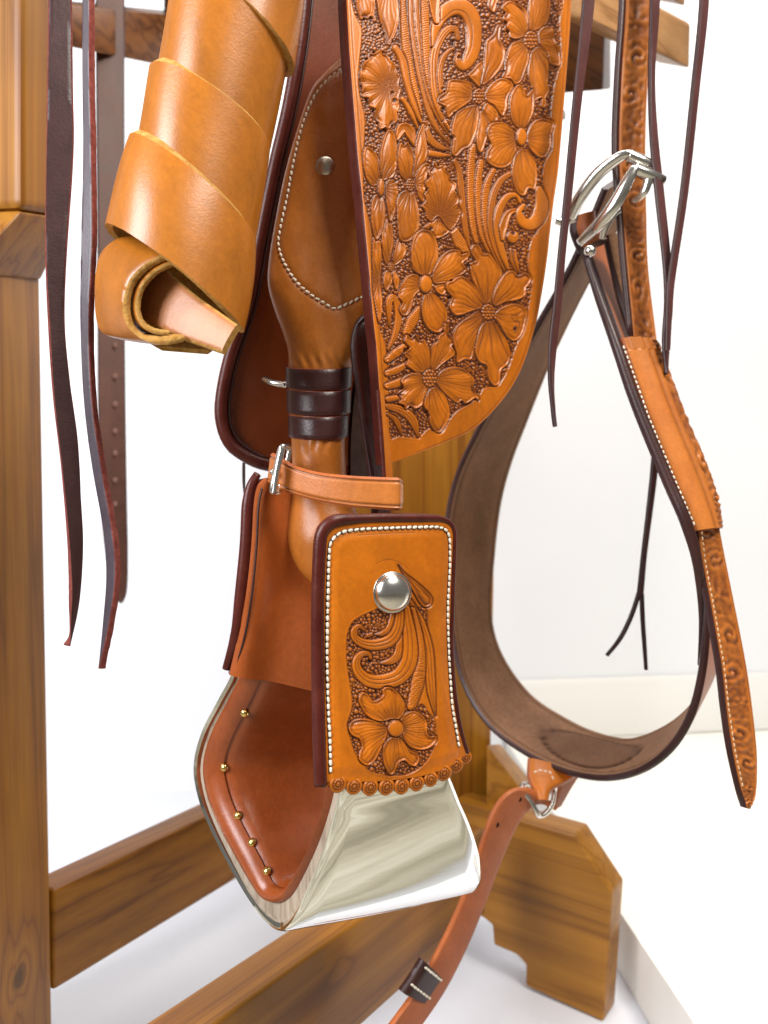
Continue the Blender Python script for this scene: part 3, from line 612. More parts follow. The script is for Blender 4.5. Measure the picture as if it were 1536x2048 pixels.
pe('A', [(945, 590), (980, 585), (1012, 640), (1012, 690), (985, 712), (960, 700), (930, 640)], Cc, 5, .4); pe('A', [(915, 630), (900, 720), (888, 790), (905, 865), (925, 862), (952, 790), (962, 730), (950, 660)], Cc, 5, .5)
pe('A', [(870, 505), (855, 470), (790, 450), (740, 455), (722, 490), (716, 520), (678, 550), (674, 582), (712, 610), (730, 672), (770, 640), (840, 590), (872, 560)], Cc, 6, .8)
pe('A', [(945, 525), (985, 470), (1040, 443), (1085, 465), (1100, 500), (1072, 560), (1062, 620), (1045, 664), (1020, 640), (990, 600), (950, 570)], Cc, 5, .6)
pe('A', [(895, 595), (840, 605), (780, 640), (755, 700), (748, 750), (757, 800), (752, 870), (780, 890), (820, 850), (860, 830), (890, 760), (905, 690), (910, 620)], Cc, 5, .5); fl('A', Cc, 11, 16, True)
R1.hole('A', (757, 782), 5); R1.hole('A', (700, 625), 5.5); R1.hole('A', (700, 505), 4)
Cc = (1145, 780)
pe('A', [(1120, 722), (1090, 670), (1080, 590), (1095, 520), (1130, 480), (1160, 503), (1178, 542), (1212, 508), (1224, 560), (1216, 640), (1190, 700), (1165, 728)], Cc, 6, .5, .3)
pe('A', [(1112, 780), (1090, 720), (1040, 696), (980, 700), (953, 740), (962, 790), (974, 822), (955, 860), (948, 910), (985, 948), (1040, 957), (1090, 932), (1122, 870)], Cc, 6, .45, .3)
pe('A', [(1180, 780), (1208, 702), (1260, 673), (1310, 683), (1334, 702), (1322, 760), (1316, 830), (1290, 892), (1240, 892), (1198, 850)], Cc, 6, .45, .3)
pe('A', [(1140, 852), (1110, 890), (1093, 970), (1105, 1050), (1130, 1102), (1168, 1113), (1188, 1072), (1222, 1082), (1237, 1010), (1231, 930), (1202, 870), (1170, 847)], Cc, 6, .45, .3); fl('A', (1150, 778), 10, 18, False)
R1.hole('A', (950, 832), 5)
Cc = (350, 1065)
pe('A', [(335, 1052), (290, 1052), (258, 990), (246, 920), (249, 860), (270, 833), (312, 860), (342, 920), (352, 990)], Cc, 5, .4); pe('A', [(360, 1022), (344, 960), (344, 870), (365, 780), (390, 738), (422, 760), (442, 850), (442, 930), (425, 1002), (390, 1022)], Cc, 5, .4)
pe('A', [(345, 1100), (305, 1120), (293, 1200), (300, 1300), (325, 1370), (360, 1300), (372, 1200), (366, 1120)], Cc, 5, .4); pe('A', [(375, 1080), (385, 1030), (420, 1022), (447, 1080), (442, 1160), (422, 1230), (400, 1265), (384, 1180)], Cc, 5, .4); fl('A', Cc, 6, 18, False)
Cc = (520, 1050)
pe('A', [(500, 1030), (458, 990), (444, 920), (444, 850), (462, 808), (480, 825), (500, 805), (530, 860), (547, 930), (532, 1010)], Cc, 6, .7); pe('A', [(535, 1010), (540, 900), (545, 830), (560, 760), (590, 698), (598, 770), (612, 850), (602, 920), (560, 990)], Cc, 6, .6)
pe('A', [(545, 1040), (560, 970), (600, 928), (634, 940), (610, 1000), (600, 1080), (602, 1155), (570, 1130)], Cc, 5, .6); pe('A', [(510, 1080), (470, 1090), (438, 1150), (444, 1280), (460, 1368), (520, 1368), (562, 1300), (562, 1180), (540, 1090)], Cc, 6, .6); fl('A', Cc, 8, 13, True)
Cc = (690, 1225)
pe('A', [(672, 1242), (620, 1270), (588, 1300), (600, 1345), (625, 1335), (650, 1358), (700, 1348), (742, 1312), (700, 1268)], Cc, 6, .7); R1.hole('A', (632, 1300), 5)
pe('A', [(680, 1232), (640, 1262), (605, 1235), (600, 1200), (580, 1170), (605, 1140), (595, 1105), (612, 1080), (598, 1040), (622, 1010), (618, 970), (640, 950), (655, 910), (675, 945), (695, 938), (715, 972), (740, 985), (752, 1015), (775, 1050), (770, 1090), (795, 1130), (788, 1170), (806, 1205), (790, 1262), (750, 1312), (715, 1282)], Cc, 9, 1.4)
Cc = (605, 365)
pe('B', [(655, 380), (700, 360), (742, 358), (722, 402), (702, 428), (670, 415)], Cc, 4, .3)
pe('B', [(575, 312), (530, 280), (518, 200), (530, 110), (570, 58), (620, 58), (657, 100), (674, 180), (666, 250), (640, 302), (612, 318)], Cc, 5, .4, .3)
pe('B', [(640, 322), (660, 260), (700, 200), (750, 168), (790, 170), (806, 196), (836, 188), (844, 222), (816, 245), (840, 282), (812, 312), (770, 332), (720, 357), (655, 362)], Cc, 6, .6, .2)
pe('B', [(590, 440), (578, 500), (588, 570), (620, 622), (670, 643), (702, 622), (724, 580), (722, 520), (690, 460), (640, 408), (610, 415)], Cc, 5, .4, .3)
pe('B', [(572, 402), (542, 432), (522, 500), (500, 542), (468, 542), (453, 510), (470, 470), (448, 440), (453, 390), (490, 328), (530, 306), (566, 318), (578, 345)], Cc, 6, .5, .2); fl('B', Cc, 12.5, 17.5, False)
Cc = (630, 900)
pe('B', [(640, 852), (630, 790), (640, 720), (665, 690), (672, 660), (700, 640), (710, 588), (735, 605), (742, 645), (772, 690), (752, 725), (770, 758), (742, 790), (700, 822), (660, 860)], Cc, 8, 1.1)
pe('B', [(602, 862), (560, 872), (520, 850), (488, 825), (502, 795), (480, 760), (505, 730), (480, 690), (492, 652), (520, 668), (548, 648), (575, 680), (592, 680), (610, 720), (628, 780), (630, 850)], Cc, 8, 1.2)
pe('B', [(675, 882), (720, 843), (780, 836), (830, 850), (868, 895), (878, 940), (895, 985), (907, 1028), (880, 1016), (858, 1030), (830, 1046), (805, 1030), (788, 1044), (750, 1020), (700, 975), (670, 932)], Cc, 8, 1.2)
pe('B', [(602, 922), (590, 880), (550, 868), (500, 880), (462, 918), (475, 955), (444, 985), (462, 1015), (446, 1042), (475, 1055), (492, 1080), (520, 1060), (545, 1075), (582, 1050), (612, 980)], Cc, 8, 1.1)
pe('B', [(630, 962), (600, 1010), (588, 1060), (610, 1085), (620, 1110), (628, 1160), (660, 1205), (692, 1208), (722, 1160), (737, 1100), (727, 1030), (702, 980), (660, 950)], Cc, 6, .8); fl('B', (630, 900), 14, 18, True)
Cc = (963, 523)
pe('B', [(910, 520), (840, 555), (775, 610), (758, 680), (775, 760), (780, 815), (828, 792), (862, 797), (882, 740), (892, 680), (925, 590)], Cc, 5, .5)
pe('B', [(935, 475), (905, 420), (866, 330), (856, 250), (888, 232), (862, 190), (866, 148), (890, 137), (914, 158), (930, 192), (962, 190), (1000, 240), (1037, 300), (1016, 370), (975, 465)], Cc, 5, .5)
pe('B', [(930, 482), (900, 400), (850, 340), (815, 318), (780, 326), (752, 345), (720, 360), (722, 400), (752, 440), (738, 490), (765, 542), (820, 537), (880, 514), (920, 505)], Cc, 5, .8)
pe('B', [(945, 580), (915, 610), (893, 680), (883, 750), (905, 807), (946, 830), (955, 890), (975, 932), (997, 945), (1022, 930), (1027, 880), (1036, 850), (1072, 820), (1086, 770), (1072, 700), (1040, 640), (1005, 590), (980, 575)], Cc, 4, .5)
pe('B', [(985, 475), (990, 420), (1020, 350), (1060, 298), (1100, 288), (1130, 314), (1170, 298), (1202, 320), (1202, 352), (1176, 390), (1167, 432), (1120, 457), (1060, 467), (1010, 490)], Cc, 5, .7)
pe('B', [(1000, 532), (1040, 495), (1100, 476), (1150, 488), (1181, 525), (1172, 590), (1152, 650), (1120, 686), (1085, 683), (1050, 645), (1015, 580), (995, 555)], Cc, 4, .3)
R1.groove('B', [(1150, 520), (1120, 545), (1095, 545), (1100, 575), (1135, 585), (1130, 625), (1110, 645)], 1.6, 2.0); R1.hole('B', (1110, 620), 5); fl('B', Cc, 13, 16, True)
R1.hole('B', (735, 440), 5); R1.hole('B', (848, 262), 5.5); R1.hole('B', (485, 740), 5); R1.hole('B', (455, 1000), 4.5); R1.hole('B', (858, 215), 4)
# border line near the rim
xl_k = [(-160, 690), (0, 694.5), (100, 700), (235, 711), (308, 717), (402, 727), (470, 733), (554, 741), (647, 749), (690, 754), (807, 762), (929, 771)]
xr_k = [(-160, 1150), (0, 1144), (62, 1141), (140, 1135), (240, 1127), (340, 1118), (402, 1109), (470, 1101), (507, 1097), (570, 1088), (640, 1075), (700, 1058), (742, 1042), (784, 1018), (828, 982), (862, 942), (887, 886), (905, 840), (918, 806), (929, 773)]
R1.groove('S', [(x - 7, y) for y, x in xr_k[1:-2]], .9, .7); R1.groove('S', [(x + 7, y) for y, x in xl_k[1:-1]], .9, .6)
ys = np.r_[np.arange(-160, 0, 4.0), np.arange(0, 929, 1.15), 929.0]
xl = np.interp(ys, *zip(*xl_k)); q = catu(xr_k, 400); xr = np.interp(ys, q[:, 0], q[:, 1])
def fpos(X, Y):
    r = (X - 768)/F; t = (r*fpl.d0 - fpl.X0)/(fpl.dx - r*fpl.dy); s_ = np.clip((X - 690)/450, -.2, 1.2)
    d = fpl.d0 + fpl.dy*t + .016*(s_ - .35)**2 + .012*((Y - 450)/500)**2*.5
    return np.stack([r*d, d, CZ - (Y - 1024)/F*d], -1)
relief_sheet('tooled_face', R1, ys, xl, xr, 370, fpos, fpl.n, .00025, .0078, [TOOL, BUR, RUST], fender)
# lining strip behind the fender's near edge, hanging lower
slab('lining', [(735, 636, .395), (716, 655, .395), (708, 700, .395), (722, 800, .397), (738, 900, .398), (748, 965, .398), (752, 1035, .398)], [(748, 636, .41), (752, 655, .41), (754, 700, .41), (762, 800, .412), (772, 900, .413), (780, 965, .413), (786, 1035, .413)], .004, [BUR, BURD, BURD], fender, 40)
slab('edge_strip', [(757, 780, .383), (763, 850, .384), (768, 925, .385), (772, 1000, .386)], [(770, 780, .387), (776, 850, .389), (786, 925, .391), (790, 1000, .392)], .003, [ORANGE, BUR, BUR], fender, 30)

# ------------------------------------------------------------------ dark skirt behind
skirt = thing('saddle_skirt', 'dark orange saddle skirt with burgundy rolled edge hanging behind the stirrup leather', 'saddle skirt', (-.08, .5, CZ + .02))
Ls = [(618, -160, .455), (604, 40, .455), (580, 200, .457), (548, 340, .459), (520, 480, .461), (495, 610, .463), (460, 715, .465), (443, 800, .467), (445, 850, .468), (462, 890, .469), (494, 914, .471), (520, 926, .472)]
Rs = [(800, -160, .50), (800, 40, .50), (800, 200, .50), (790, 340, .50), (780, 480, .50), (770, 610, .50), (765, 715, .50), (760, 800, .50), (755, 850, .50), (740, 900, .50), (700, 930, .495), (560, 934, .478)]
slab('skirt_panel', Ls, Rs, .005, [SKIRT, BUR, BURD], skirt, 80, 12)
tube('edge_roll', [P(a, b, d - .001) for a, b, d in Ls] + [P(548, 932, .474)], .0042, BUR, skirt, 10, n=90)
g_ = [(a + 17, b - (8 if i > 8 else 0), d - .0005) for i, (a, b, d) in enumerate(Ls)]
tube('crease', [P(a, b, d) for a, b, d in g_], .0009, BURD, skirt, 6, n=80)
tube('edge_hook', [P(530, 760, .452), P(545, 766, .445), P(572, 770, .442)], [.0028, .0022, .002], STEEL, skirt, 8)
slab('string_end', [(484, 925, .49), (484, 960, .49), (487, 992, .49)], [(490, 925, .49), (490, 960, .49), (490, 992, .49)], .002, [BURD, BURD, BURD], skirt, 10, 3)

# ------------------------------------------------------------------ stirrup leather (neck)
neck = thing('stirrup_leather', 'tan leather stirrup neck with white stitching, steel rivet and burgundy wraps', 'stirrup leather', (-.05, .43, CZ - .05))
rows = [(100, 700, 780, .424, .006), (128, 668, 780, .424, .008), (150, 645, 782, .424, .010), (180, 622, 784, .424, .011), (250, 597, 786, .424, .012), (350, 569, 786, .423, .012), (450, 549, 784, .422, .013), (520, 538, 780, .421, .014), (570, 536, 776, .420, .015), (620, 549, 766, .420, .017), (670, 567, 752, .420, .018), (705, 576, 732, .420, .018), (740, 577, 702, .420, .017), (800, 578, 697, .420, .017), (870, 582, 691, .420, .017), (920, 584, 691, .420, .017), (960, 584, 694, .420, .017), (1000, 582, 703, .419, .018), (1030, 577, 716, .418, .019), (1070, 574, 726, .416, .019), (1105, 580, 724, .415, .018), (1140, 598, 716, .413, .015), (1165, 622, 706, .412, .010), (1180, 645, 696, .411, .005)]
rq = catu(rows, 190); stl = cat([(694, 132), (655, 160), (628, 195), (605, 250), (588, 320), (574, 395), (562, 450), (557, 488), (567, 522), (590, 560), (620, 588), (650, 607), (669, 617), (692, 609), (724, 594), (760, 576)], 120)
WRAP = leather('wrap_leather', (.030, .008, .008, 1), (.055, .016, .015, 1), .34, grain=.3, mott=40)
NB = 150; V = []; Fc = []; D = []
for (y, x0, x1, dc, b) in rq:
    xc, hw = (x0 + x1)/2, (x1 - x0)/2
    for k in range(NB):
        an = 2*math.pi*k/NB; ca, sa = math.cos(an), math.sin(an); ex = .62 if y < 560 else .62 + .38*min(1, (y - 560)/140)
        ca, sa = math.copysign(abs(ca)**ex, ca), math.copysign(abs(sa)**ex, sa)
        x = xc - hw*ca; dd = dc - b*sa
        g = 0
        if sa > 0 and 90 < y < 640:
            dm = np.min(np.hypot(stl[:, 0] - x, stl[:, 1] - y)); g = math.exp(-(dm/5.0)**2); dd += .0012*g
            D.append(.35*math.exp(-(dm/4)**2))
        else: D.append(0)
        cr_ = 0.0
        if 940 < y < 1150: cr_ = .0009*math.sin(y*.16 + 2.2*math.sin(x*.04))*math.exp(-((x - 705)/28)**2)
        cr_ += .0007*mnoise.noise((x*.035, y*.022, 1.3)) + .00045*math.sin(x*.30 + 1.5*math.sin(y*.1))*(math.exp(-((y - 722)/16)**2) + math.exp(-((y - 890)/16)**2))
        V.append(P(x, y, dd + cr_))
for i in range(len(rq) - 1):
    for k in range(NB): Fc.append((i*NB+k, i*NB+(k+1) % NB, (i+1)*NB+(k+1) % NB, (i+1)*NB+k))
Fc += [tuple(range(NB)), tuple((len(rq)-1)*NB + k for k in range(NB))[::-1]]
fix_normals(mk('neck', V, Fc, leather('neck_shell', (.36, .105, .012, 1), (.46, .150, .022, 1), .38, grain=.3, dye_shade=(.06, .018, .007, 1)), neck, None, True, D), 60)
def necksurf(x, y):
    r = [np.interp(y, rq[:, 0], rq[:, k]) for k in (1, 2, 3, 4)]; xc, hw = (r[0]+r[1])/2, (r[1]-r[0])/2
    ex = .62 if y < 560 else .62 + .38*min(1, (y - 560)/140)
    ca = min(abs((x - xc)/hw), .999)**(1/ex); return P(x, y, r[2] - r[3]*math.sqrt(1 - ca*ca)**ex)
stitches([necksurf(x, y) - Vector((0, .0002, 0)) for x, y in stl], Vector((-.25, -1, 0)), .0035, .0027, .00068, THREAD, neck, 'ns', .25)
dome('rivet', necksurf(650, 332) + Vector((0, .0006, 0)), Vector((-.1, -1, 0)), .0058, .0026, metal('rivet_steel', (.50, .44, .37, 1), .3), neck)
for i, (ya, yb, xa, xb) in enumerate(((735, 776, 571, 704), (780, 827, 573, 702), (831, 875, 576, 697))):
    Lr, Rr = [], []
    for k in range(60):
        an = 2*math.pi*k/60; xc, hw = (xa + xb)/2, (xb - xa)/2
        for lst, y, ww in ((Lr, ya, 1.0), (Rr, yb, .985)):
            lst.append(P(xc - hw*ww*math.cos(an), y + 5*math.sin(an)*(1 if y == ya else 1.2) - 2, .420 - .0190*math.sin(an)))
    slab3('wrap_band', Lr, Rr, .0024, [WRAP, RED, BURD], neck, 6, .0001, None, .25, .12, True)
# grey lining strap between neck and fender
slab('rear_strap', [(728, 650, .43), (716, 720, .43), (700, 860, .43), (698, 1000, .43)], [(760, 650, .44), (750, 720, .44), (752, 860, .44), (756, 1000, .44)], .003, [GREYL, BURD, BURD], neck, 30)

# ------------------------------------------------------------------ hobble strap with buckle
hob = thing('hobble_strap', 'short tan leather strap buckled around the stirrup leather above the stirrup', 'strap', (-.03, .38, CZ))
def hobf(i, v):
    g = math.exp(-((v - .13)/.035)**2) + math.exp(-((v - .87)/.035)**2); return -.0007*g, .55*g
HT = leather('hobble_leather', (.44, .125, .018, 1), (.54, .175, .030, 1), .40, grain=.3, dye_shade=(.09, .022, .008, 1))
top_ = [(541, 905, .400), (556, 913, .391), (590, 932, .384), (640, 945, .378), (700, 951, .374), (760, 954, .372), (796, 955, .372), (803, 956, .376), (805, 958, .386), (800, 958, .40), (740, 955, .425)]
bot_ = [(534, 966, .400), (550, 975, .391), (590, 991, .384), (640, 1004, .378), (700, 1014, .374), (760, 1019, .372), (796, 1021, .372), (803, 1020, .376), (805, 1018, .386), (800, 1016, .40), (740, 1000, .425)]
slab('strap', top_, bot_, .0036, [HT, RUST, RUST], hob, 110, 26, .0, hobf, .4)
bk = thing  # (buckle frame: a rounded bent wire)
fr = [(560, 902, .386), (566, 893, .386), (578, 897, .392), (575, 920, .392), (560, 975, .391), (556, 984, .386), (546, 984, .384), (545, 975, .383), (553, 935, .383)]
tube('buckle_frame', [P(*q) for q in fr], .0015, STEEL, hob, 10, True, 80)
slab('buckle_bar', [(557, 897, .381), (548, 938, .380), (542, 985, .380)], [(570, 897, .381), (561, 938, .380), (554, 985, .380)], .0016, [STEEL, STEEL, STEEL], hob, 20, 6, .0006)
dome('tongue_tip', P(545, 944, .386), Vector((-.3, -1, 0)), .0016, .0014, STEEL, hob, 12, 4)

# ------------------------------------------------------------------ stirrup
stir = thing('stirrup', 'bell stirrup in polished steel and wood lined with rust leather, flower-carved side cover', 'stirrup', (-.03, .41, CZ - .235))
rp = Pl(690, .360, .0937, -.08)
ring = [  # outer rim, wood inner, leather lip, in step
 ((470, 1336), (486, 1340), (511, 1349)), ((464, 1354), (480, 1358), (505, 1369)), ((440, 1398), (456, 1404), (482, 1418)), ((408, 1462), (424, 1468), (452, 1478)),
 ((393, 1528), (409, 1530), (437, 1532)), ((401, 1592), (417, 1590), (446, 1586)), ((424, 1655), (440, 1650), (468, 1640)), ((466, 1738), (482, 1728), (506, 1712)), ((506, 1806), (521, 1790), (534, 1765)), ((538, 1846), (546, 1806), (552, 1776)),
 ((568, 1862), (566, 1804), (566, 1776)), ((598, 1836), (586, 1786), (582, 1764)), ((630, 1772), (607, 1748), (600, 1738)), ((656, 1706), (632, 1694), (626, 1690)), ((676, 1640), (653, 1634), (647, 1632)), ((692, 1568), (668, 1566), (662, 1566)), ((694, 1440), (670, 1440), (662, 1440)),
 ((690, 1300), (668, 1300), (660, 1300)), ((682, 1160), (660, 1160), (652, 1160)), ((672, 1060), (650, 1060), (642, 1060))]
NS = 150
O = [rp.p(*q) for q in catu([r[0] for r in ring], NS)]; W_ = [rp.p(*q) for q in catu([r[1] for r in ring], NS)]; Lp = [rp.p(*q) for q in catu([r[2] for r in ring], NS)]
ax = Vector((.895, .445, -.06)).normalized()
wk = [(0, .062), (.10, .066), (.20, .078), (.36, .098), (.46, .114), (.526, .120), (.579, .1138), (.63, .1007), (.684, .0855), (.737, .0708), (.79, .058), (.88, .050), (1, .048)]
WD = [np.interp(i/(NS-1), *zip(*wk)) for i in range(NS)]
def lathe(name, offs, mat, caps=True, mi=None, smooth=60):
    """offs: list of functions i -> Vector giving the section ring"""
    c = len(offs); V = [f(i) for i in range(NS) for f in offs]; Fc = [(i*c+j, i*c+(j+1) % c, (i+1)*c+(j+1) % c, (i+1)*c+j) for i in range(NS-1) for j in range(c)]
    Fc += [tuple(range(c)), tuple((NS-1)*c+j for j in range(c))[::-1]]
    return fix_normals(mk(name, V, Fc, mat, stir), smooth)
outn = []
for i in range(NS):
    t = (O[min(i+1, NS-1)] - O[max(i-1, 0)]).normalized(); outn.append(ax.cross(t).normalized())
if outn[NS*3//4].x < 0: outn = [-v for v in outn]
mt = .0013; pv = lambda i, a, r: O[i] + ax*a - outn[i]*r
fl_ = [.0045*math.exp(-((i/(NS-1) - .52)/.12)**2) for i in range(NS)]
secs = [lambda i: pv(i, -.0008, .0042), lambda i: pv(i, -.0022, .0022), lambda i: pv(i, -.0012, .0004), lambda i: pv(i, .0012, -.0004)]
secs += [(lambda i, k=k: pv(i, .0012 + (WD[i] - .0024)*k, -.0004 - .0010*math.sin(math.pi*k))) for k in np.linspace(.08, .92, 11)]
secs += [lambda i: pv(i, WD[i] - .0012, -.0004), lambda i: pv(i, WD[i] + .0012, .0004), lambda i: pv(i, WD[i] + .0018, .0024), lambda i: pv(i, WD[i], .0044), lambda i: pv(i, WD[i]*.5, .0044 - .004)]
lathe('metal_shell', secs, CHROME)
wq = lambda i, a, k: O[i]*(1-k) + W_[i]*k + ax*a
lathe('wood_core', [lambda i: wq(i, .0006, .2), lambda i: wq(i, -.0002, .5), lambda i: wq(i, .0006, 1.0), lambda i: wq(i, WD[i]*.5, 1.0), lambda i: wq(i, WD[i] - .001, 1.0), lambda i: wq(i, WD[i] - .001, .4), lambda i: wq(i, WD[i]*.5, .4)], CORE)
lq = lambda i, a, k, r=0: W_[i]*(1-k) + Lp[i]*k + ax*a - outn[i]*r
LIN = leather('stirrup_lining', (.27, .055, .010, 1), (.37, .085, .018, 1), .34, grain=.25, mott=26, coat=.2)
sec = [lambda i: lq(i, .001, .02), lambda i: lq(i, -.0022, .15), lambda i: lq(i, -.0034, .42), lambda i: lq(i, -.0026, .72), lambda i: lq(i, .0006, .94), lambda i: lq(i, .0032, 1.0), lambda i: lq(i, .0042, .9), lambda i: lq(i, .006, 1.04), lambda i: lq(i, .0095, 1.12)]
sec += [(lambda i, k=k: lq(i, .0095 + (WD[i] - .011)*k, 1.12 + .1*math.sin(math.pi*k))) for k in np.linspace(.15, 1, 7)]
sec += [lambda i: lq(i, WD[i] - .001, .1), lambda i: lq(i, WD[i]*.5, .1)]
lathe('leather_lining', sec, LIN)
for (px, py) in ((480, 1427), (434, 1539), (461, 1637), (489, 1685), (523, 1742)):
    j = min(range(NS), key=lambda i: (((Lp[i].x/Lp[i].y*F + 768) - px)**2 + ((CZ - Lp[i].z)/Lp[i].y*F + 1024 - py)**2))
    n_ = (-ax*.75 - outn[j]*.55).normalized()
    dome('tack', lq(j, .0034, .98), n_, .0026, .0020, BRASS, stir, 16, 6)
# inner side cover on the far limb
ic = thing
Lc_ = [(512, 948, .408), (499, 972, .406), (492, 1010, .405), (488, 1090, .404), (478, 1190, .404), (464, 1270, .406), (444, 1338, .408)]
Rc_ = [(700, 930, .432), (704, 968, .432), (706, 1006, .430), (706, 1090, .425), (708, 1190, .420), (708, 1290, .413), (706, 1400, .411)]
COV = leather('cover_leather', (.31, .066, .010, 1), (.40, .095, .017, 1), .36, grain=.25, mott=20, coat=.15)
cov2 = slab('inner_cover', [(a + 8, b + (10 if i == 0 else 2), d - .0030) for i, (a, b, d) in enumerate(Lc_[:-1])] + [(456, 1346, .404)], Rc_, .003, [COV, BUR, BURD], stir, 70, 24, .0, lambda u, v: (.0055*math.exp(-((v - .1)/.13)**2) - .002*math.exp(-((v - .4)/.2)**2), 0))
tube('edge_roll', [P(a + 3 + (5 if i > 4 else 0), b, d - .004) for i, (a, b, d) in enumerate(Lc_)], [.0022, .0033, .0033, .0033, .0033, .0032, .0022], BUR, cov2, 12, n=70)
tube('crease', [P(a + 25, b + 5, d - .0074) for a, b, d in Lc_[1:]], .0007, BURD, cov2, 6, n=60)
# carved side cover on the near limb
panel = Relief(622, 1020, 950, 1600, 3.8, 9)
panel.ground('C', [(585, 690), (500, 715), (390, 775), (350, 850), (338, 960), (345, 1090), (362, 1200), (378, 1340), (350, 1440), (342, 1480), (368, 1580), (400, 1670), (450, 1745), (510, 1795), (570, 1812), (640, 1825), (760, 1815), (860, 1755), (925, 1650), (948, 1560), (942, 1440), (905, 1400), (850, 1330), (790, 1370), (760, 1330), (800, 1200), (860, 1000), (905, 910), (890, 800), (885, 690), (840, 680), (780, 700), (700, 740)], (2.6, 5.4))
ps, pp = panel.stroke, panel.petal
ps('C', [(770, 640), (840, 790), (890, 960), (905, 1150), (918, 1290), (940, 1415)], [20, 60, 62, 66, 56, 8], 'groove')
ps('C', [(790, 700), (822, 860), (838, 1020), (825, 1180), (780, 1350)], [30, 60, 70, 84, 60], 'rope', 3.4, rope=.8)
pp('C', [(690, 405), (740, 460), (790, 500), (860, 560), (915, 620), (912, 670), (870, 688), (828, 650), (780, 565)], (690, 420), 4, .3)
ps('C', [(720, 640), (752, 780), (768, 930), (745, 1060)], [40, 70, 70, 30], 'lines')
ps('C', [(700, 880), (698, 985), (650, 1045), (570, 1062)], [40, 58, 50, 12], 'lines')
ps('C', [(738, 700), (768, 880), (765, 1040), (705, 1145), (600, 1185), (495, 1178), (424, 1118), (410, 1050), (444, 1002), (492, 1000), (508, 1032)], [60, 76, 90, 104, 108, 106, 96, 84, 62, 44, 18], 'groove')
ps('C', [(668, 720), (640, 820), (590, 862), (535, 868)], [50, 52, 44, 12], 'lines')
ps('C', [(700, 700), (690, 820), (640, 905), (550, 938), (460, 930), (402, 892), (394, 842), (428, 814), (458, 834)], [50, 60, 72, 82, 78, 66, 52, 40, 18], 'groove')
panel.hole('C', (450, 858), 4.5); panel.hole('C', (500, 1052), 5.5)
Cc = (675, 1500)
pp('C', [(625, 1520), (600, 1590), (570, 1650), (530, 1722), (480, 1748), (428, 1712), (430, 1660), (447, 1622), (430, 1570), (378, 1542), (358, 1500), (380, 1453), (430, 1433), (500, 1438), (560, 1460), (612, 1490)], Cc, 7, .5)
pp('C', [(715, 1470), (708, 1430), (750, 1393), (800, 1383), (852, 1410), (884, 1460), (882, 1512), (902, 1552), (948, 1550), (942, 1592), (890, 1632), (830, 1643), (770, 1622), (728, 1570), (718, 1530)], Cc, 7, .5)
pp('C', [(640, 1440), (600, 1452), (540, 1447), (480, 1412), (438, 1350), (423, 1300), (444, 1257), (482, 1268), (520, 1312), (562, 1302), (588, 1270), (580, 1238), (612, 1219), (662, 1233), (712, 1290), (738, 1350), (722, 1412), (690, 1442)], Cc, 8, .5)
pp('C', [(680, 1560), (720, 1580), (770, 1642), (824, 1670), (834, 1712), (802, 1753), (765, 1742), (730, 1713), (690, 1740), (672, 1792), (640, 1814), (608, 1770), (588, 1700), (588, 1630), (608, 1588), (645, 1560)], Cc, 7, .5)
panel.ball('C', Cc, 15.5, 16.5, 4.2); panel.hole('C', (545, 1255), 4.5)
panel.k = 1
sl_s = [(612 + 0, 0)]
stc = [TR['C'](*p) for p in [(238, 1800), (234, 1600), (222, 1350), (214, 1050), (216, 800), (220, 600), (228, 330), (246, 240), (310, 185), (420, 165), (600, 156), (800, 150), (960, 150), (1020, 180), (1038, 260), (1036, 450), (1025, 700), (1030, 950), (1040, 1150), (1055, 1350), (1080, 1500), (1100, 1625)]]
stq = cat(stc, 220)
stpoly = np.array(list(stq) + [(910, 1560), (665, 1560)])
def pextra(X, Y):
    ins = Relief.inside(stpoly, X, Y); de = Relief.dist(stq[::2], X, Y, False)[0]
    yb = np.interp(X, [640, 740, 800, 850, 885, 912, 936], [1560, 1564, 1559, 1551, 1540, 1527, 1504])
    return np.where(ins, 3.4*sm(de, 0, 22), 0)*sm(yb - Y, 6, 34) - 1.6*np.exp(-(de/3.2)**2)
panel.groove('C', [(420, 205), (600, 192), (800, 185)], .7, .5); panel.groove('C', [(540, 390), (620, 365), (700, 385), (760, 430)], .7, .35)
cl_k = [(1033, 700), (1034.5, 682), (1037, 668), (1042, 655), (1050, 646), (1062, 640), (1085, 637), (1170, 634), (1280, 633), (1380, 634), (1480, 636), (1566, 640)]
cr_k = [(1033, 860), (1034.5, 884), (1037, 893), (1042, 901), (1050, 907), (1062, 910), (1085, 911), (1170, 908), (1280, 905), (1340, 907), (1400, 913), (1450, 921), (1485, 930), (1504, 936), (1512, 930), (1527, 912), (1540, 885), (1551, 850), (1559, 800), (1564, 740), (1566, 700)]
yp = np.r_[np.linspace(1033, 1045, 30), np.arange(1046, 1565, 1.0), 1566.0]
q1 = catu(cl_k, 300); q2 = catu(cr_k, 300)
pl_l = np.interp(yp, q1[:, 0], q1[:, 1]); pl_r = np.interp(yp, q2[:, 0], q2[:, 1])
cpl = Pl(640, .350, .895, .445)
def cpos(X, Y):
    r = (X - 768)/F; t = (r*cpl.d0 - cpl.X0)/(cpl.dx - r*cpl.dy); d = cpl.d0 + cpl.dy*t - .006*sm(Y, 1330, 1600)
    s_ = (X - 640)/270; d = d + .010*np.clip(.10 - s_, 0, 1)*2 + .012*np.clip(s_ - .75, 0, 1)**2*4
    return np.stack([r*d, d, CZ - (Y - 1024)/F*d], -1)
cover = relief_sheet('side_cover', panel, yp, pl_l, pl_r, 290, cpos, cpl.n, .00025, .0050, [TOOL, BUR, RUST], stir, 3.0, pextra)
cover['label'] = 'carved stirrup side cover with flower and scalloped hem'
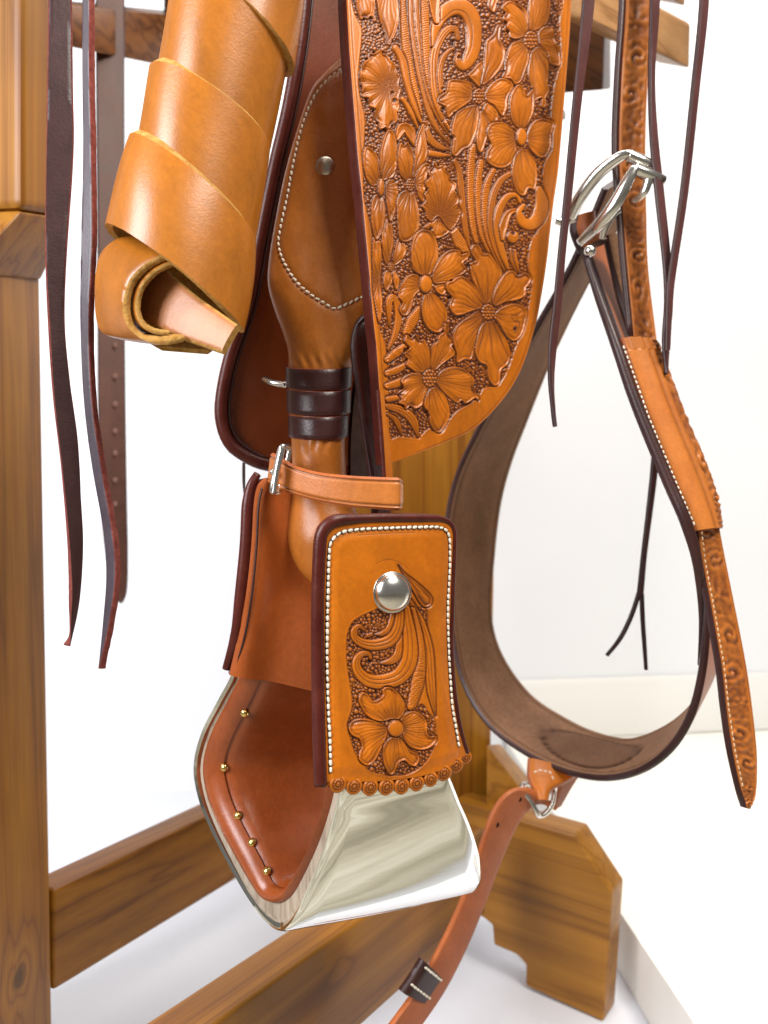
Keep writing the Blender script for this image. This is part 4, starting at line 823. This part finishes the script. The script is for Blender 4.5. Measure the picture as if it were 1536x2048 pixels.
c1 = lambda x, y, o=0: Vector(cpos(np.array([x]), np.array([y]))[0]) + Vector(cpl.n)*o
rim = [(641, 1572), (638, 1480), (636, 1380), (635, 1280), (636, 1170), (640, 1085), (646, 1062), (656, 1048), (670, 1040), (700, 1036.5), (770, 1034), (860, 1034.5), (886, 1038), (900, 1046), (907, 1062), (908, 1085), (905, 1170), (902, 1280), (904, 1340), (910, 1400), (918, 1450), (927, 1485), (934, 1506)]
tube('edge_roll', [c1(x + (1.5 if x < 760 else 1), y + (1.5 if y < 1050 else 0), -.0008) for x, y in rim], [.0033]*9 + [.0024]*3 + [.0017]*9, BUR, cover, 12, n=170)
stitches([c1(x, y, .0004) for x, y in stq], Vector(cpl.n), .00325, .0028, .00078, THREAD, cover, 'cs', .12)
tube('stitch_groove', [c1(x, y, -.0006) for x, y in stq], .0010, BURD, cover, 6, n=180)
con = c1(*TR['C'](645, 585), .0012)
dome('concho', con, Vector(cpl.n) + Vector((-.1, 0, .02)), .0105, .0058, STEEL, cover, 40, 14, .10)
# scalloped hem: one stamped tab after another, sharing one mesh
def scallop_mesh(r):
    n1, n2 = 14, 40; V = [(0, 0, 0)]; Fc = []; D = [.2]
    def hz(q, an):
        h = .10*math.exp(-(q/.2)**2)*1.6 - .14*math.exp(-((q-.3)/.06)**2); pet = math.cos(10*an)
        h += (.10*pet)*math.exp(-((q-.46)/.11)**2) - .14*math.exp(-((q - .64)/.05)**2) - .5*max(0, q - .86)**1.5*3
        dy = .85*math.exp(-((q-.3)/.07)**2) + .8*math.exp(-((q-.64)/.06)**2) + (.7*max(0, -pet))*math.exp(-((q-.46)/.12)**2)  # stamp dye with shade painted into its hollows
        return h*r*.6, min(dy*1.15, 1)
    for i in range(1, n1+1):
        for k in range(n2):
            q = i/n1; an = 2*math.pi*k/n2; h, dy = hz(q, an); yy = q*math.sin(an); h -= .42*r*max(0, min(1, (yy - .25)/.7))**1.5; V.append((r*q*math.cos(an), r*q*math.sin(an), h)); D.append(dy)
    for k in range(n2): Fc.append((0, 1+k, 1+(k+1) % n2))
    for i in range(n1-1):
        for k in range(n2): Fc.append((1+i*n2+k, 1+(i+1)*n2+k, 1+(i+1)*n2+(k+1) % n2, 1+i*n2+(k+1) % n2))
    b = len(V)
    for k in range(n2): an = 2*math.pi*k/n2; V.append((r*math.cos(an), r*math.sin(an), -r*.9)); D.append(.5)
    for k in range(n2): Fc.append((1+(n1-1)*n2+k, b+k, b+(k+1) % n2, 1+(n1-1)*n2+(k+1) % n2))
    Fc.append(tuple(b+k for k in range(n2))[::-1])
    me = bpy.data.meshes.new('scallop'); me.from_pydata(V, [], Fc); me.materials.append(TOOL)
    a = me.attributes.new('dye_shade', 'FLOAT', 'POINT'); a.data.foreach_set('value', np.array(D, np.float32))
    me.polygons.foreach_set('use_smooth', np.ones(len(me.polygons), bool)); return me
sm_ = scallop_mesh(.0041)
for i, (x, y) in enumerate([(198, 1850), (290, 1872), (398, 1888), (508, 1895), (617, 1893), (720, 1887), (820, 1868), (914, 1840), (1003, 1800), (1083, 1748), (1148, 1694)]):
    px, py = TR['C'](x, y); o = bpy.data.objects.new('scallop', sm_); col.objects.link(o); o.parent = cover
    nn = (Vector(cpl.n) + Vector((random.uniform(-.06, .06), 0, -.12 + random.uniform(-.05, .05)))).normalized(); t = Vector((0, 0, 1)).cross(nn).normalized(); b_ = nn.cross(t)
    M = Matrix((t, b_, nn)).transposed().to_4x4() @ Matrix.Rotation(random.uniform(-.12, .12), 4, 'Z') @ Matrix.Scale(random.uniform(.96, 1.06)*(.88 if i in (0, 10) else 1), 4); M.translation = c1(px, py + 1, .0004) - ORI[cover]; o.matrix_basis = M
# ------------------------------------------------------------------ rolled latigo strap
roll = thing('rolled_strap', 'mustard tan leather strap coiled into a thick roll with its tail tucked out', 'leather strap', (-.1, .37, CZ + .08))
def sleeve(name, cx0, y0, cx1, y1, r0, r1, d0, d1, drop_t, drop_b, mats, thick=.0036, n=72, rows_=10, bulge=0.0):
    """one turn of the roll: a sleeve round a leaning axis with slanted ends; px centre line from (cx0,y0) top to (cx1,y1) bottom"""
    A, B = P(cx0, y0, d0), P(cx1, y1, d1); axd = (B - A); ln = axd.length; axd.normalize()
    e1 = Vector((1, 0, 0)); e1 = (e1 - axd*e1.dot(axd)).normalized(); e2 = axd.cross(e1).normalized()
    if e2.y > 0: e2 = -e2
    V = []; Fc = []; mi = []
    rr = lambda k: (r0*(1-k) + r1*k)
    for ly in (0, 1):
        for j in range(rows_ + 1):
            k = 0 if j == 0 else (.0030/ln if j == 1 else .0030/ln + (1 - .0030/ln)*(j - 1)/(rows_ - 1))
            for i in range(n):
                an = 2*math.pi*i/n; c_, s_ = math.cos(an), math.sin(an)
                at_ = drop_t*(.5 - .5*math.cos(an - math.pi))*1.0; ab_ = drop_b*(.5 - .5*math.cos(an - math.pi))
                # drop grows from the left side (an=pi) to the right (an=0)
                z = (1-k)*at_ + k*(ln + ab_)
                R = rr(k) - (ly*thick if not (j == 0 and ly == 0) else thick*.72) + bulge*math.sin(math.pi*k) + .0004*math.sin(3*an + 4*k)
                fz = (random.random() - .5)*.0004 if j in (0, rows_) else 0
                V.append(A + axd*(z + fz) + e1*R*c_ + e2*R*s_*.92)
    N1 = (rows_+1)*n
    for j in range(rows_):
        for i in range(n):
            i2 = (i+1) % n
            Fc.append((j*n+i, j*n+i2, (j+1)*n+i2, (j+1)*n+i)); mi.append(0 if j else 1)
            Fc.append((N1+j*n+i, N1+(j+1)*n+i, N1+(j+1)*n+i2, N1+j*n+i2)); mi.append(2)
    for i in range(n):
        i2 = (i+1) % n
        Fc.append((i, N1+i, N1+i2, i2)); mi.append(1)
        Fc.append((rows_*n+i, rows_*n+i2, N1+rows_*n+i2, N1+rows_*n+i)); mi.append(1)
    return fix_normals(mk(name, V, Fc, mats, roll, mi), 22)
YM = [YEL, YELE, YELE]
sleeve('turn', 520, -260, 488, 0, .0300, .0295, .372, .370, .03, .030, YM)
sleeve('turn', 480, -52, 432, 200, .0318, .0306, .370, .369, .026, .030, YM)
sleeve('turn', 432, 166, 398, 360, .0324, .0328, .3695, .368, .024, .030, YM)
sleeve('turn', 404, 306, 366, 492, .0346, .0376, .368, .364, .036, .036, YM, bulge=.0012)
slab('fold', [(340, 500, .366), (285, 540, .366), (268, 600, .366), (276, 660, .366), (320, 692, .364)], [(470, 520, .380), (450, 580, .380), (450, 640, .380), (440, 680, .376), (420, 700, .370)], .003, [YELE, YELE, YELE], roll, 30, 8)
# the folded end: an outer and an inner bend and the tail
oc = [(352, 500), (318, 514), (288, 532), (262, 560), (249, 598), (250, 636), (266, 664), (294, 682), (330, 690), (370, 684)]
ob = [(300, 474), (262, 470), (226, 480), (200, 506), (190, 545), (188, 590), (190, 632), (200, 662), (228, 676), (262, 680)]
slab('fold', [(x, y, .337) for x, y in oc], [(x, y, .362) for x, y in ob], .0036, [YEL, YELE, YELE], roll, 70, 10, .0006, None, .45, .3, fuzz=.0004)
ic_ = [(356, 520), (326, 530), (300, 548), (280, 575), (271, 606), (274, 634), (288, 656), (310, 668), (338, 672)]
ib = [(320, 500), (292, 506), (266, 520), (246, 546), (238, 580), (238, 620), (250, 648), (280, 664), (300, 668)]
slab('fold', [(x, y, .3375) for x, y in ic_], [(x, y, .362) for x, y in ib], .0026, [YEL, YELE, YELE], roll, 60, 8, 0, None, .45, .3, fuzz=.0003)
slab('tail', [(300, 520, .362), (330, 538, .352), (392, 590, .341), (474, 648, .332)], [(250, 606, .362), (280, 634, .352), (352, 672, .341), (442, 705, .332)], .0036, [PINK, YELE, YELE], roll, 40, 10, .0008, None, .6, .25, fuzz=.0006)

# ------------------------------------------------------------------ saddle strings and hanging billet, left
def strap_thing(name, label, cat_, L, R, th, mats, group=None, n=90, m=6, **k):
    return tag(slab(name, L, R, th, mats, None, n, m, **k), label, cat_, group)
strap_thing('saddle_string', 'dark burgundy leather string hanging nearest the wooden post', 'leather string',
    [(98, -200, .37), (94, 150, .37), (91, 350, .37), (90, 500, .37), (97, 640, .371), (108, 800, .372), (124, 940, .373), (138, 1080, .374), (144, 1180, .375), (141, 1250, .376), (140, 1290, .376)],
    [(142, -200, .374), (145, 150, .374), (146, 300, .374), (134, 500, .374), (130, 640, .375), (140, 760, .376), (156, 880, .377), (163, 1000, .378), (167, 1090, .379), (160, 1200, .378), (141, 1293, .3765)],
    .0042, [STRING, RED, RED], 'saddle strings', fuzz=.0004, rnd=.15)
strap_thing('saddle_string', 'thin burgundy string with fuzzy edge curling out at its lower end, second from the post', 'leather string',
    [(165, -200, .372), (163, 120, .372), (165, 300, .372), (161, 480, .372), (159, 640, .372), (166, 800, .373), (182, 930, .374), (205, 1060, .375), (211, 1150, .375), (205, 1240, .375), (196, 1335, .375)],
    [(181, -200, .369), (179, 120, .369), (183, 300, .369), (185, 480, .369), (178, 640, .369), (184, 800, .370), (202, 930, .371), (224, 1060, .371), (231, 1150, .371), (218, 1250, .372), (198, 1338, .374)],
    .0036, [leather('string_grey_side', (.045, .032, .045, 1), (.075, .052, .065, 1), .42, grain=.3, mott=50), RED, RED], 'saddle strings', fuzz=.0005, rnd=.15)
bil = thing('hanging_billet', 'wide brown billet strap with a row of punched holes hanging out of focus', 'billet strap', (-.32, .86, CZ - .1))
slab('strap', [(190, -200, .86), (192, 150, .86), (195, 500, .86), (196, 800, .86), (202, 1000, .86), (212, 1110, .86), (226, 1180, .86), (238, 1204, .86)], [(250, -200, .875), (250, 150, .875), (250, 500, .875), (252, 800, .875), (255, 1000, .875), (257, 1110, .873), (255, 1180, .868), (246, 1206, .862)], .005, [leather('billet_leather', (.075, .028, .018, 1), (.12, .045, .028, 1), .5), BURD, BURD], bil, 80)
for py in (690, 752, 808, 862, 906, 960, 1008):
    dome('punched_hole', P(231, py, .8655) + Vector((0, -.0008, 0)), Vector((-.2, -1, 0)), .0032, .0002, leather('hole_edge', (.22, .11, .08, 1), (.3, .16, .12, 1), .7), bil, 12, 3)

# ------------------------------------------------------------------ flank cinch loop
cin = thing('flank_cinch', 'wide brown suede flank cinch hanging in a deep loop', 'cinch', (.2, .6, CZ - .21))
cp = Pl(1400, .50, .66, -.75)
Lf = [(1215, 380), (1150, 530), (1082, 650), (1010, 770), (955, 870), (914, 960), (895, 1050), (896, 1150), (906, 1260), (928, 1365), (975, 1445), (1045, 1500), (1125, 1538), (1205, 1552), (1275, 1537), (1332, 1495), (1372, 1430), (1394, 1345), (1402, 1250), (1396, 1150), (1374, 1050), (1336, 950), (1288, 840), (1236, 700), (1196, 590), (1164, 500)]
Rf = [(1290, 330), (1232, 470), (1168, 590), (1108, 715), (1060, 835), (1026, 925), (1004, 1010), (992, 1110), (985, 1220), (1006, 1305), (1062, 1385), (1130, 1432), (1195, 1462), (1262, 1474), (1328, 1450), (1378, 1410), (1412, 1355), (1432, 1290), (1438, 1230), (1434, 1140), (1412, 1050), (1374, 950), (1328, 845), (1280, 705), (1240, 595), (1206, 498)]
Lw = [P(x, y, cp.d(x)) for x, y in catu(Lf, 170)]
dz = np.interp(np.linspace(0, 1, 170), [0, .45, .62, .75, 1], [.055, .05, .045, .035, .03])
Rw = [P(x, y, cp.d(catu(Lf, 170)[i][0]) + dz[i]) for i, (x, y) in enumerate(catu(Rf, 170))]
def cinf(u, v):
    g = math.exp(-((v - .09)/.02)**2) + math.exp(-((v - .91)/.02)**2)
    q = math.hypot((u - .492)/.052, (v - .50)/.34); r_ = math.exp(-((q - 1)/.05)**2); ins = .0006 if q < 1 else 0
    return -.0006*g - .0008*r_ + ins, min(1, .6*g + 1.0*r_ + (.4 if q < 1 else 0))
slab3('cinch_strap', Lw, Rw, .0055, [SUEDE, BURD, RUST], cin, 46, 0, cinf, .35, .35)
ax2 = [(Rw[i] - Lw[i]).normalized() for i in range(170)]
# outside facing of the near limb: orange leather layer with tooling
TOOL2 = leather('tooled_strap', (.46, .125, .016, 1), (.58, .185, .026, 1), .42, grain=.2, dye_shade=(.10, .026, .010, 1))
def scrollf(rep, amp=.0012, seed=0, edge=.14):
    def f(u, v):
        x = u*rep; k = math.floor(x); fx = x - k - .5; sgn = 1 if (k + seed) % 2 else -1
        cx, cy_ = 0.0, .5 + .1*sgn; dx, dy = fx*1.6, (v - cy_)*1.25
        r = math.hypot(dx, dy); an = math.atan2(dy, dx)*sgn
        if k % 3 == 2: h = math.cos(5*an)*.5*math.exp(-((r-.3)/.16)**2) + .9*math.exp(-(r/.1)**2) - .3
        else: h = math.sin(r*15 - an*1.0 + 1.5*mnoise.noise((k*1.7, fx*3, v*3)))*math.exp(-(r/.55)**2)
        h += .8*mnoise.noise((x*7, v*6, seed*3.1)) + .3*mnoise.noise((x*19, v*15, seed)); ed = min(v, 1 - v); wgt = min(1, max(0, (ed - edge)/.05))
        g = math.exp(-((ed - edge*.62)/.022)**2)
        return amp*(h*wgt - .55*g - .4*wgt), min(.9, max(0, (.5 - h*.8))*wgt*.6 + .25*g)
    return f
i0, i1 = 116, 170
sub = range(i0, i1)
cenr = sum((Lw[i] for i in range(0, 170, 10)), Vector())/17
outv = lambda i: ((Lw[i] + Rw[i])/2 - cenr - ax2[i]*((Lw[i] + Rw[i])/2 - cenr).dot(ax2[i])).normalized()
slab3('near_facing', [Lw[i] + outv(i)*.0038 for i in sub], [Rw[i] + outv(i)*.0038 for i in sub], .003, [TOOL2, BURD, BURD], cin, 26, 0, scrollf(9, .0008, 1), .5, .3, ref=outv(143))
stitches([Lw[i] + (Rw[i] - Lw[i])*.12 + outv(i)*.0042 for i in range(118, 168)], Vector((.6, -.8, 0)), .0042, .0028, .0005, plain('tan_thread', (.62, .42, .26, 1), .8, .1, 900), cin, 'ct')
# tab and dee under the loop
slab('hanger_tab', [(1058, 1515, .595), (1056, 1550, .588), (1066, 1580, .58), (1074, 1600, .575)], [(1160, 1548, .60), (1140, 1560, .59), (1106, 1578, .58), (1098, 1602, .575)], .004, [ORANGE, RUST, RUST], cin, 30, 8, .003)
slab('hanger_tab', [(1120, 1560, .61), (1116, 1590, .612), (1108, 1620, .612)], [(1160, 1552, .62), (1142, 1580, .62), (1124, 1612, .62)], .003, [RUST, RUST, RUST], cin, 16, 6)
dr = [P(1044, 1578, .578), P(1052, 1568, .59), P(1078, 1574, .595), P(1104, 1578, .592), P(1106, 1600, .585), P(1096, 1622, .578), P(1080, 1632, .574), P(1072, 1622, .572), P(1060, 1600, .574)]
tube('dee_ring', dr, .0022, STEEL, cin, 10, True, 60)
stitches([P(1066, 1545, .583), P(1080, 1540, .582), P(1100, 1544, .583), P(1108, 1560, .582)], Vector((0, -1, 0)), .004, .003, .0006, THREAD, cin, 'ht')

# ------------------------------------------------------------------ carved billet with long tail
cb = thing('carved_billet', 'narrow carved orange billet with dark edges and long pointed tail at right', 'billet strap', (.23, .46, CZ - .19))
slab('upper_strap', [(1250, -200, .50), (1249, 0, .50), (1240, 150, .50), (1235, 300, .50), (1243, 430, .498), (1252, 540, .494), (1265, 680, .488)], [(1316, -200, .512), (1314, 0, .512), (1300, 150, .512), (1294, 290, .512), (1296, 430, .510), (1300, 540, .506), (1318, 690, .50)], .005, [TOOL2, BUR, BURD], cb, 260, 30, 0, scrollf(12, .0008, 2), .4, .3)
tube('dark_edge', [P(a, b, d) for a, b, d in [(1247, -200, .499), (1244, 0, .499), (1234, 150, .499), (1229, 300, .499), (1238, 430, .497), (1247, 540, .493), (1260, 670, .487)]], .0022, BURD, cb, 8)
slab('tail_strap', [(1392, 1050, .462), (1402, 1120, .461), (1421, 1220, .459), (1440, 1330, .457), (1450, 1420, .456), (1462, 1500, .455), (1480, 1580, .455), (1492, 1616, .455)], [(1441, 1045, .472), (1453, 1110, .472), (1475, 1220, .47), (1496, 1330, .468), (1509, 1420, .466), (1518, 1510, .464), (1517, 1582, .461), (1505, 1620, .457)], .0055, [TOOL2, BURD, BURD], cb, 260, 30, 0, scrollf(10, .0008, 0), .4, .3)
stitches([P(1398 + 5, 1060, .4595), P(1410, 1120, .4585), P(1429, 1220, .4565), P(1448, 1330, .4545), P(1458, 1420, .4535), P(1470, 1500, .4525), P(1486, 1575, .4525)], Vector((0, -1, 0)), .0036, .0024, .0005, bpy.data.materials['tan_thread'], cb, 'ct2')
# sleeve keeper
def slf(u, v):
    g = math.exp(-((v - .50)/.05)**2)*.8; h = 0; d = .45*g
    if v > .58:
        hh, dd = scrollf(6, .0010, 1, .08)(u, (v - .58)/.42); h, d = hh, dd
    if u < .12: h += .0006*math.sin(v*40); d = max(d, .3*abs(math.sin(v*40)))
    return h - .0012*g, d
slab('sleeve', [(1238, 676, .476), (1256, 730, .474), (1290, 830, .470), (1338, 950, .464), (1368, 1020, .460), (1386, 1062, .458)], [(1322, 686, .486), (1338, 730, .486), (1374, 825, .484), (1420, 935, .480), (1442, 1010, .476), (1448, 1056, .474)], .006, [TOOL2, RUST, RUST], cb, 150, 34, .006, slf, .5, .4)
stitches([P(1246, 690, .473), P(1266, 745, .4705), P(1298, 835, .4655), P(1346, 950, .4595), P(1376, 1020, .4555), P(1390, 1052, .4545)], Vector((-.3, -1, 0)), .0034, .0024, .00055, THREAD, cb, 'ct3')
tube('dark_edge', [P(1170, 512, .492), P(1198, 595, .488), P(1232, 690, .476), P(1266, 790, .470), P(1302, 880, .465), P(1342, 975, .460), P(1372, 1045, .456), P(1396, 1130, .460), P(1403, 1230, .475), P(1396, 1330, .488)], [.002, .003, .0034, .0036, .0038, .0038, .0036, .003, .0016, .0004], BURD, cb, 10)

# ------------------------------------------------------------------ cinch buckle
cbk = thing('cinch_buckle', 'large curved nickel cinch buckle where carved billet meets the suede cinch', 'buckle', (.16, .5, CZ + .19))
def bar(name, pts, r, flat=.7): return tube(name, [P(*q) for q in pts], r, STEEL, cbk, 12, False, 40, flat)
bar('frame_bar', [(1140, 436, .515), (1160, 396, .505), (1196, 348, .495), (1240, 314, .486), (1262, 310, .484)], [.0042, .0044, .0044, .0040, .0030])
bar('frame_bar', [(1158, 486, .505), (1196, 450, .492), (1228, 410, .483), (1256, 360, .478), (1270, 334, .477)], [.0030, .0042, .0048, .0046, .0030])
bar('roller', [(1258, 312, .484), (1280, 322, .484), (1312, 336, .486)], [.0042, .0042, .0036], 1)
bar('roller', [(1268, 338, .479), (1292, 348, .480), (1326, 362, .484)], [.0040, .0042, .0036], 1)
bar('tongue', [(1268, 404, .488), (1288, 384, .482), (1300, 352, .480), (1310, 344, .482)], [.0016, .0028, .0032, .0026])
bar('tongue', [(1204, 478, .50), (1212, 450, .496), (1228, 428, .494), (1240, 420, .494)], [.0018, .0026, .0028, .002])
bar('frame_bar', [(1112, 440, .52), (1130, 444, .52), (1150, 436, .518)], [.003, .003, .003])
dome('frame_knob', P(1180, 502, .49), Vector((-.2, -1, 0)), .004, .003, STEEL, cbk, 14, 5)
# leather keeper loop at the buckle foot
slab('buckle_keeper', [(1150, 432, .53), (1146, 460, .53), (1160, 500, .528)], [(1190, 424, .54), (1196, 450, .54), (1216, 480, .538)], .006, [RUST, BURD, BURD], cbk, 20, 8, .006)
slab('buckle_keeper', [(1212, 470, .55), (1222, 520, .55), (1240, 590, .55), (1262, 660, .545)], [(1250, 470, .56), (1262, 520, .56), (1268, 590, .56), (1290, 660, .555)], .005, [SUEDE, BURD, BURD], cbk, 24, 8, .003)

# ------------------------------------------------------------------ strings, right
SM = [leather('string_wine', (.075, .018, .017, 1), (.115, .030, .028, 1), .5, grain=.4, mott=50), BURD, BURD]
strap_thing('saddle_string', 'wine red string hanging along the right edge of the carved fender', 'leather string',
    [(1178, -200, .45), (1168, 0, .45), (1150, 200, .45), (1132, 400, .45), (1122, 500, .45), (1112, 600, .45), (1102, 690, .45), (1103, 760, .45), (1109, 820, .45), (1113, 852, .45)],
    [(1202, -200, .455), (1192, 0, .455), (1166, 200, .455), (1145, 400, .455), (1134, 500, .455), (1126, 600, .455), (1116, 690, .455), (1110, 760, .455), (1112, 820, .452), (1115, 853, .451)], .0028, SM, 'saddle strings')
strap_thing('saddle_string', 'wine red string crossing behind the buckle close to the carved billet', 'leather string',
    [(1306, -200, .485), (1304, 0, .485), (1302, 150, .485), (1304, 270, .48), (1316, 400, .476), (1330, 520, .474), (1334, 600, .473), (1330, 680, .473), (1334, 745, .473)],
    [(1324, -200, .49), (1322, 0, .49), (1312, 150, .49), (1318, 270, .485), (1332, 400, .481), (1344, 520, .479), (1348, 600, .478), (1342, 680, .478), (1338, 748, .474)], .0028, SM, 'saddle strings')
strap_thing('saddle_string', 'rightmost wine red string hanging against the white wall', 'leather string',
    [(1408, -200, .47), (1404, 0, .47), (1388, 170, .47), (1366, 380, .47), (1342, 540, .469), (1337, 600, .468), (1336, 700, .468)],
    [(1424, -200, .475), (1420, 0, .475), (1402, 170, .475), (1379, 380, .475), (1355, 540, .473), (1348, 600, .472), (1342, 700, .471)], .0028, SM, 'saddle strings')
ls_ = thing('forked_string', 'thin dark string with forked ends hanging inside the cinch loop', 'leather string', (.28, .7, CZ - .12), 'saddle strings')
slab('strand', [(1308, 880, .56), (1304, 940, .56), (1296, 1020, .56), (1286, 1110, .56), (1278, 1180, .56), (1276, 1192, .56)], [(1322, 880, .563), (1318, 940, .563), (1308, 1020, .563), (1296, 1110, .563), (1290, 1180, .563), (1288, 1192, .563)], .003, SM, ls_, 40, 5)
slab('strand', [(1276, 1186, .56), (1262, 1230, .56), (1240, 1275, .56), (1214, 1312, .56)], [(1284, 1190, .562), (1268, 1236, .562), (1246, 1280, .562), (1218, 1314, .562)], .0026, [STRING, BURD, BURD], ls_, 30, 4)
slab('strand', [(1282, 1188, .561), (1284, 1240, .561), (1288, 1290, .561), (1294, 1340, .561)], [(1290, 1188, .563), (1292, 1240, .563), (1295, 1290, .563), (1297, 1341, .563)], .0026, [STRING, BURD, BURD], ls_, 30, 4)

# ------------------------------------------------------------------ connecting strap, bottom right
cs = thing('connecting_strap', 'reddish brown connecting strap with dark stitched keeper running down to lower edge', 'strap', (.06, .5, CZ - .36))
slab('strap', [(1080, 1602, .578), (1046, 1580, .572), (1014, 1590, .566), (985, 1632, .56), (958, 1710, .552), (930, 1790, .545), (890, 1880, .53), (840, 1972, .515), (770, 2070, .495), (690, 2180, .475)], [(1112, 1622, .585), (1086, 1610, .582), (1062, 1618, .578), (1036, 1655, .572), (1004, 1726, .565), (976, 1800, .557), (938, 1892, .543), (890, 1986, .528), (822, 2084, .508), (742, 2194, .488)], .0045, [CONN, RUST, RUST], cs, 110, 10, .0006, None, .6, .25)
for px, py, d in ((1038, 1597, .5725), (993, 1648, .5625)): dome('punched_hole', P(px, py, d) + Vector((0, -.0006, 0)), Vector((-.4, -.8, .4)), .0022, .0005, BLACK, cs, 12, 3)
kp = slab('keeper', [(851, 1924, .512), (832, 1955, .508), (808, 1988, .503)], [(893, 1966, .532), (880, 1992, .528), (866, 2014, .523)], .008, [BURD, BURD, BURD], cs, 24, 8, .001, None, .5, .3)
for a_, b_ in (((850, 1934, .5115), (884, 1962, .5275)), ((822, 1968, .5045), (862, 1998, .5215))):
    stitches([P(a_[0], a_[1], a_[2] - .002), P(b_[0], b_[1], b_[2] - .002)], Vector((-.4, -.8, .3)), .0040, .0034, .0009, THREAD, kp, 'ks')
